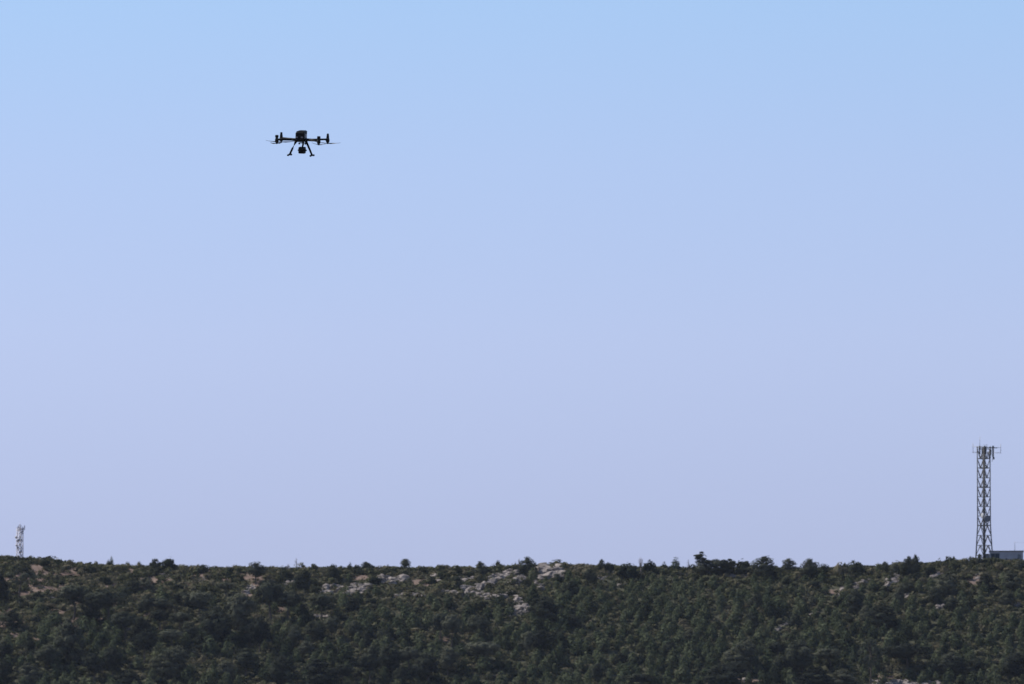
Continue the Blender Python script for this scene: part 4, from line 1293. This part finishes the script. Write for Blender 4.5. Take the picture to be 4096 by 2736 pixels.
body = box_part('body', (0, 0, 0.040), (0.146, 0.25, 0.146), M_DRONE, drone, 0.016, smooth=False)
box_part('battery_cover', (0.006, 0.01, 0.116), (0.138, 0.235, 0.030), M_DRONE, body, 0.012)
box_part('top_cap', (0.012, 0.02, 0.132), (0.10, 0.18, 0.016), M_DRONE, body, 0.007)
for x in (-0.046, 0.036):
    box_part('vision_sensor', (x, -0.1265, 0.032), (0.030, 0.004, 0.026), M_SENSOR, body, 0.001)
box_part('belly', (0.0, 0, -0.036), (0.125, 0.22, 0.020), M_DRONE, body, 0.008)
box_part('side_vent', (0.0745, 0.03, 0.05), (0.004, 0.12, 0.06), M_SENSOR, body, 0.001)

ROT = [(-0.345, -0.285, 'cap', 78), (0.352, -0.285, 'cap', -52), (-0.390, 0.275, 'antenna', 12), (0.385, 0.275, 'antenna', -22)]
PZ = -0.070
for (mx_, my_, typ, ang) in ROT:
    sx = 1 if mx_ > 0 else -1
    root_pt = Vector((sx * 0.085, 0.075 * (1 if my_ > 0 else -1), -0.012))
    end_pt = Vector((mx_, my_, -0.004 if typ == 'antenna' else -0.008))
    arm = tube_part('arm', [root_pt, end_pt], [0.0165, 0.0150], M_DRONE2, drone, 12)
    h0, h1 = root_pt.lerp(end_pt, -0.12), root_pt.lerp(end_pt, 0.20)
    tube_part('arm_hinge', [h0, root_pt.lerp(end_pt, 0.02), h1], [0.024, 0.022, 0.017], M_DRONE, arm, 12)
    # motor pod hanging under the arm end
    bm = bmesh.new()
    bm_tube(bm, [(mx_, my_, 0.014), (mx_, my_, -0.012), (mx_, my_, -0.034), (mx_, my_, -0.056)], [0.024, 0.031, 0.030, 0.026], 16)
    bm_box(bm, (mx_ - sx * 0.018, my_ * 0.965, -0.008), (0.040, 0.040, 0.036), 0.006)
    add_obj('motor', bm_mesh('motor', bm, M_DRONE, False), arm)
    if typ == 'cap':
        box_part('mast', (mx_, my_, 0.018), (0.034, 0.034, 0.034), M_DRONE, arm, 0.003)
        box_part('navigation_pod', (mx_, my_, 0.046), (0.052, 0.048, 0.042), M_DRONE, arm, 0.006, taper=(0.92, 0.92))
    else:
        box_part('antenna', (mx_, my_, 0.044), (0.048, 0.036, 0.092), M_DRONE, arm, 0.003, taper=(0.62, 0.62))
    prop = empty('propeller', (mx_, my_, PZ)); prop.parent = drone
    prop.rotation_euler = (0, 0, R(ang))
    bm = bmesh.new(); bm_tube(bm, [(0, 0, 0.016), (0, 0, 0.006), (0, 0, -0.006), (0, 0, -0.011)], [0.012, 0.017, 0.017, 0.008], 14)
    add_obj('hub', bm_mesh('hub', bm, M_DRONE, True), prop)
    for s in (1, -1):
        bm = bmesh.new()
        rings = []
        for t, ch_, tw in ((0.03, 0.020, 26), (0.25, 0.044, 24), (0.5, 0.038, 18), (0.8, 0.026, 12), (1.0, 0.010, 8)):
            x = s * (0.012 + 0.240 * t); zc = 0.020 * t * t
            c, sn = math.cos(R(tw)), math.sin(R(tw)) * s
            rings.append([bm.verts.new((x, y * c, zc + y * sn + z)) for y, z in ((-ch_ / 2, 0), (0, 0.0055 * (1.25 - t)), (ch_ / 2, 0), (0, -0.003))])
        for a, b in zip(rings, rings[1:]):
            for k in range(4): bm.faces.new((a[k], a[(k + 1) % 4], b[(k + 1) % 4], b[k]))
        bm.faces.new(rings[0][::-1]); bm.faces.new(rings[-1])
        add_obj('blade', bm_mesh('blade', bm, M_BLADE, True), prop)

for sx in (-1, 1):
    leg = tube_part('landing_leg', [(sx * 0.075, 0, -0.022), (sx * 0.098, 0, -0.066), (sx * 0.142, 0, -0.160), (sx * 0.186, 0, -0.258)], [0.025, 0.0185, 0.0165, 0.0155], M_DRONE2, drone, 12)
    tube_part('skid', [(sx * 0.187, -0.125, -0.264), (sx * 0.187, 0.125, -0.264)], [0.0095, 0.0095], M_DRONE2, leg, 10)
    box_part('skid_joint', (sx * 0.186, 0, -0.258), (0.030, 0.05, 0.028), M_DRONE, leg, 0.005)
    for sy in (-1, 1):
        tube_part('rubber_foot', [(sx * 0.187, sy * 0.102, -0.264), (sx * 0.187, sy * 0.110, -0.264), (sx * 0.187, sy * 0.132, -0.264), (sx * 0.187, sy * 0.140, -0.264)], [0.009, 0.0165, 0.0165, 0.009], M_DRONE, leg, 12)

gim = empty('gimbal', (0.028, -0.03, -0.05)); gim.parent = drone
tube_part('gimbal_neck', [(0.012, 0, 0.01), (0.012, 0, -0.035), (0.002, 0, -0.085)], [0.018, 0.016, 0.013], M_DRONE, gim, 12)
box_part('mount_plate', (0.005, 0, -0.012), (0.12, 0.10, 0.012), M_DRONE, gim, 0.004)
for x in (-0.047, 0.058):
    box_part('damper', (x, -0.03, -0.022), (0.022, 0.022, 0.030), M_DRONE, gim, 0.005, rot=Matrix.Rotation(R(20 if x > 0 else -20), 3, 'Y'))
cm = box_part('camera_housing', (0, -0.01, -0.130), (0.108, 0.115, 0.110), M_DRONE, gim, 0.016)
tube_part('tilt_arm', [(-0.074, 0.0, -0.131), (-0.066, 0, -0.131), (0.066, 0, -0.131), (0.074, 0, -0.131)], [0.010, 0.0150, 0.0150, 0.010], M_DRONE, gim, 12)
tube_part('lens', [(0.018, -0.066, -0.115), (0.018, -0.072, -0.115)], [0.020, 0.017], M_LENS, cm, 16)
tube_part('lens', [(-0.024, -0.066, -0.145), (-0.024, -0.071, -0.145)], [0.014, 0.012], M_LENS, cm, 16)

# ------------------------------------------------------------------ haze
m, nt, out = new_mat('thin_haze')
pv = nt.nodes.new('ShaderNodeVolumePrincipled')
pv.inputs['Color'].default_value = (0.70, 0.80, 1.0, 1)
pv.inputs['Density'].default_value = 0.000012
pv.inputs['Anisotropy'].default_value = 0.2
nt.links.new(pv.outputs[0], out.inputs['Volume'])
zlo, zhi = float(GZ.min()) - 1.0, 205.0
bm = bmesh.new(); bm_box(bm, (0, 3050, (zlo + zhi) / 2), (11400, 8300, zhi - zlo))
hz = add_obj('haze', bm_mesh('haze', bm, m))
tag(hz, 'thin blue summer haze over the valley and hill', kind='stuff')
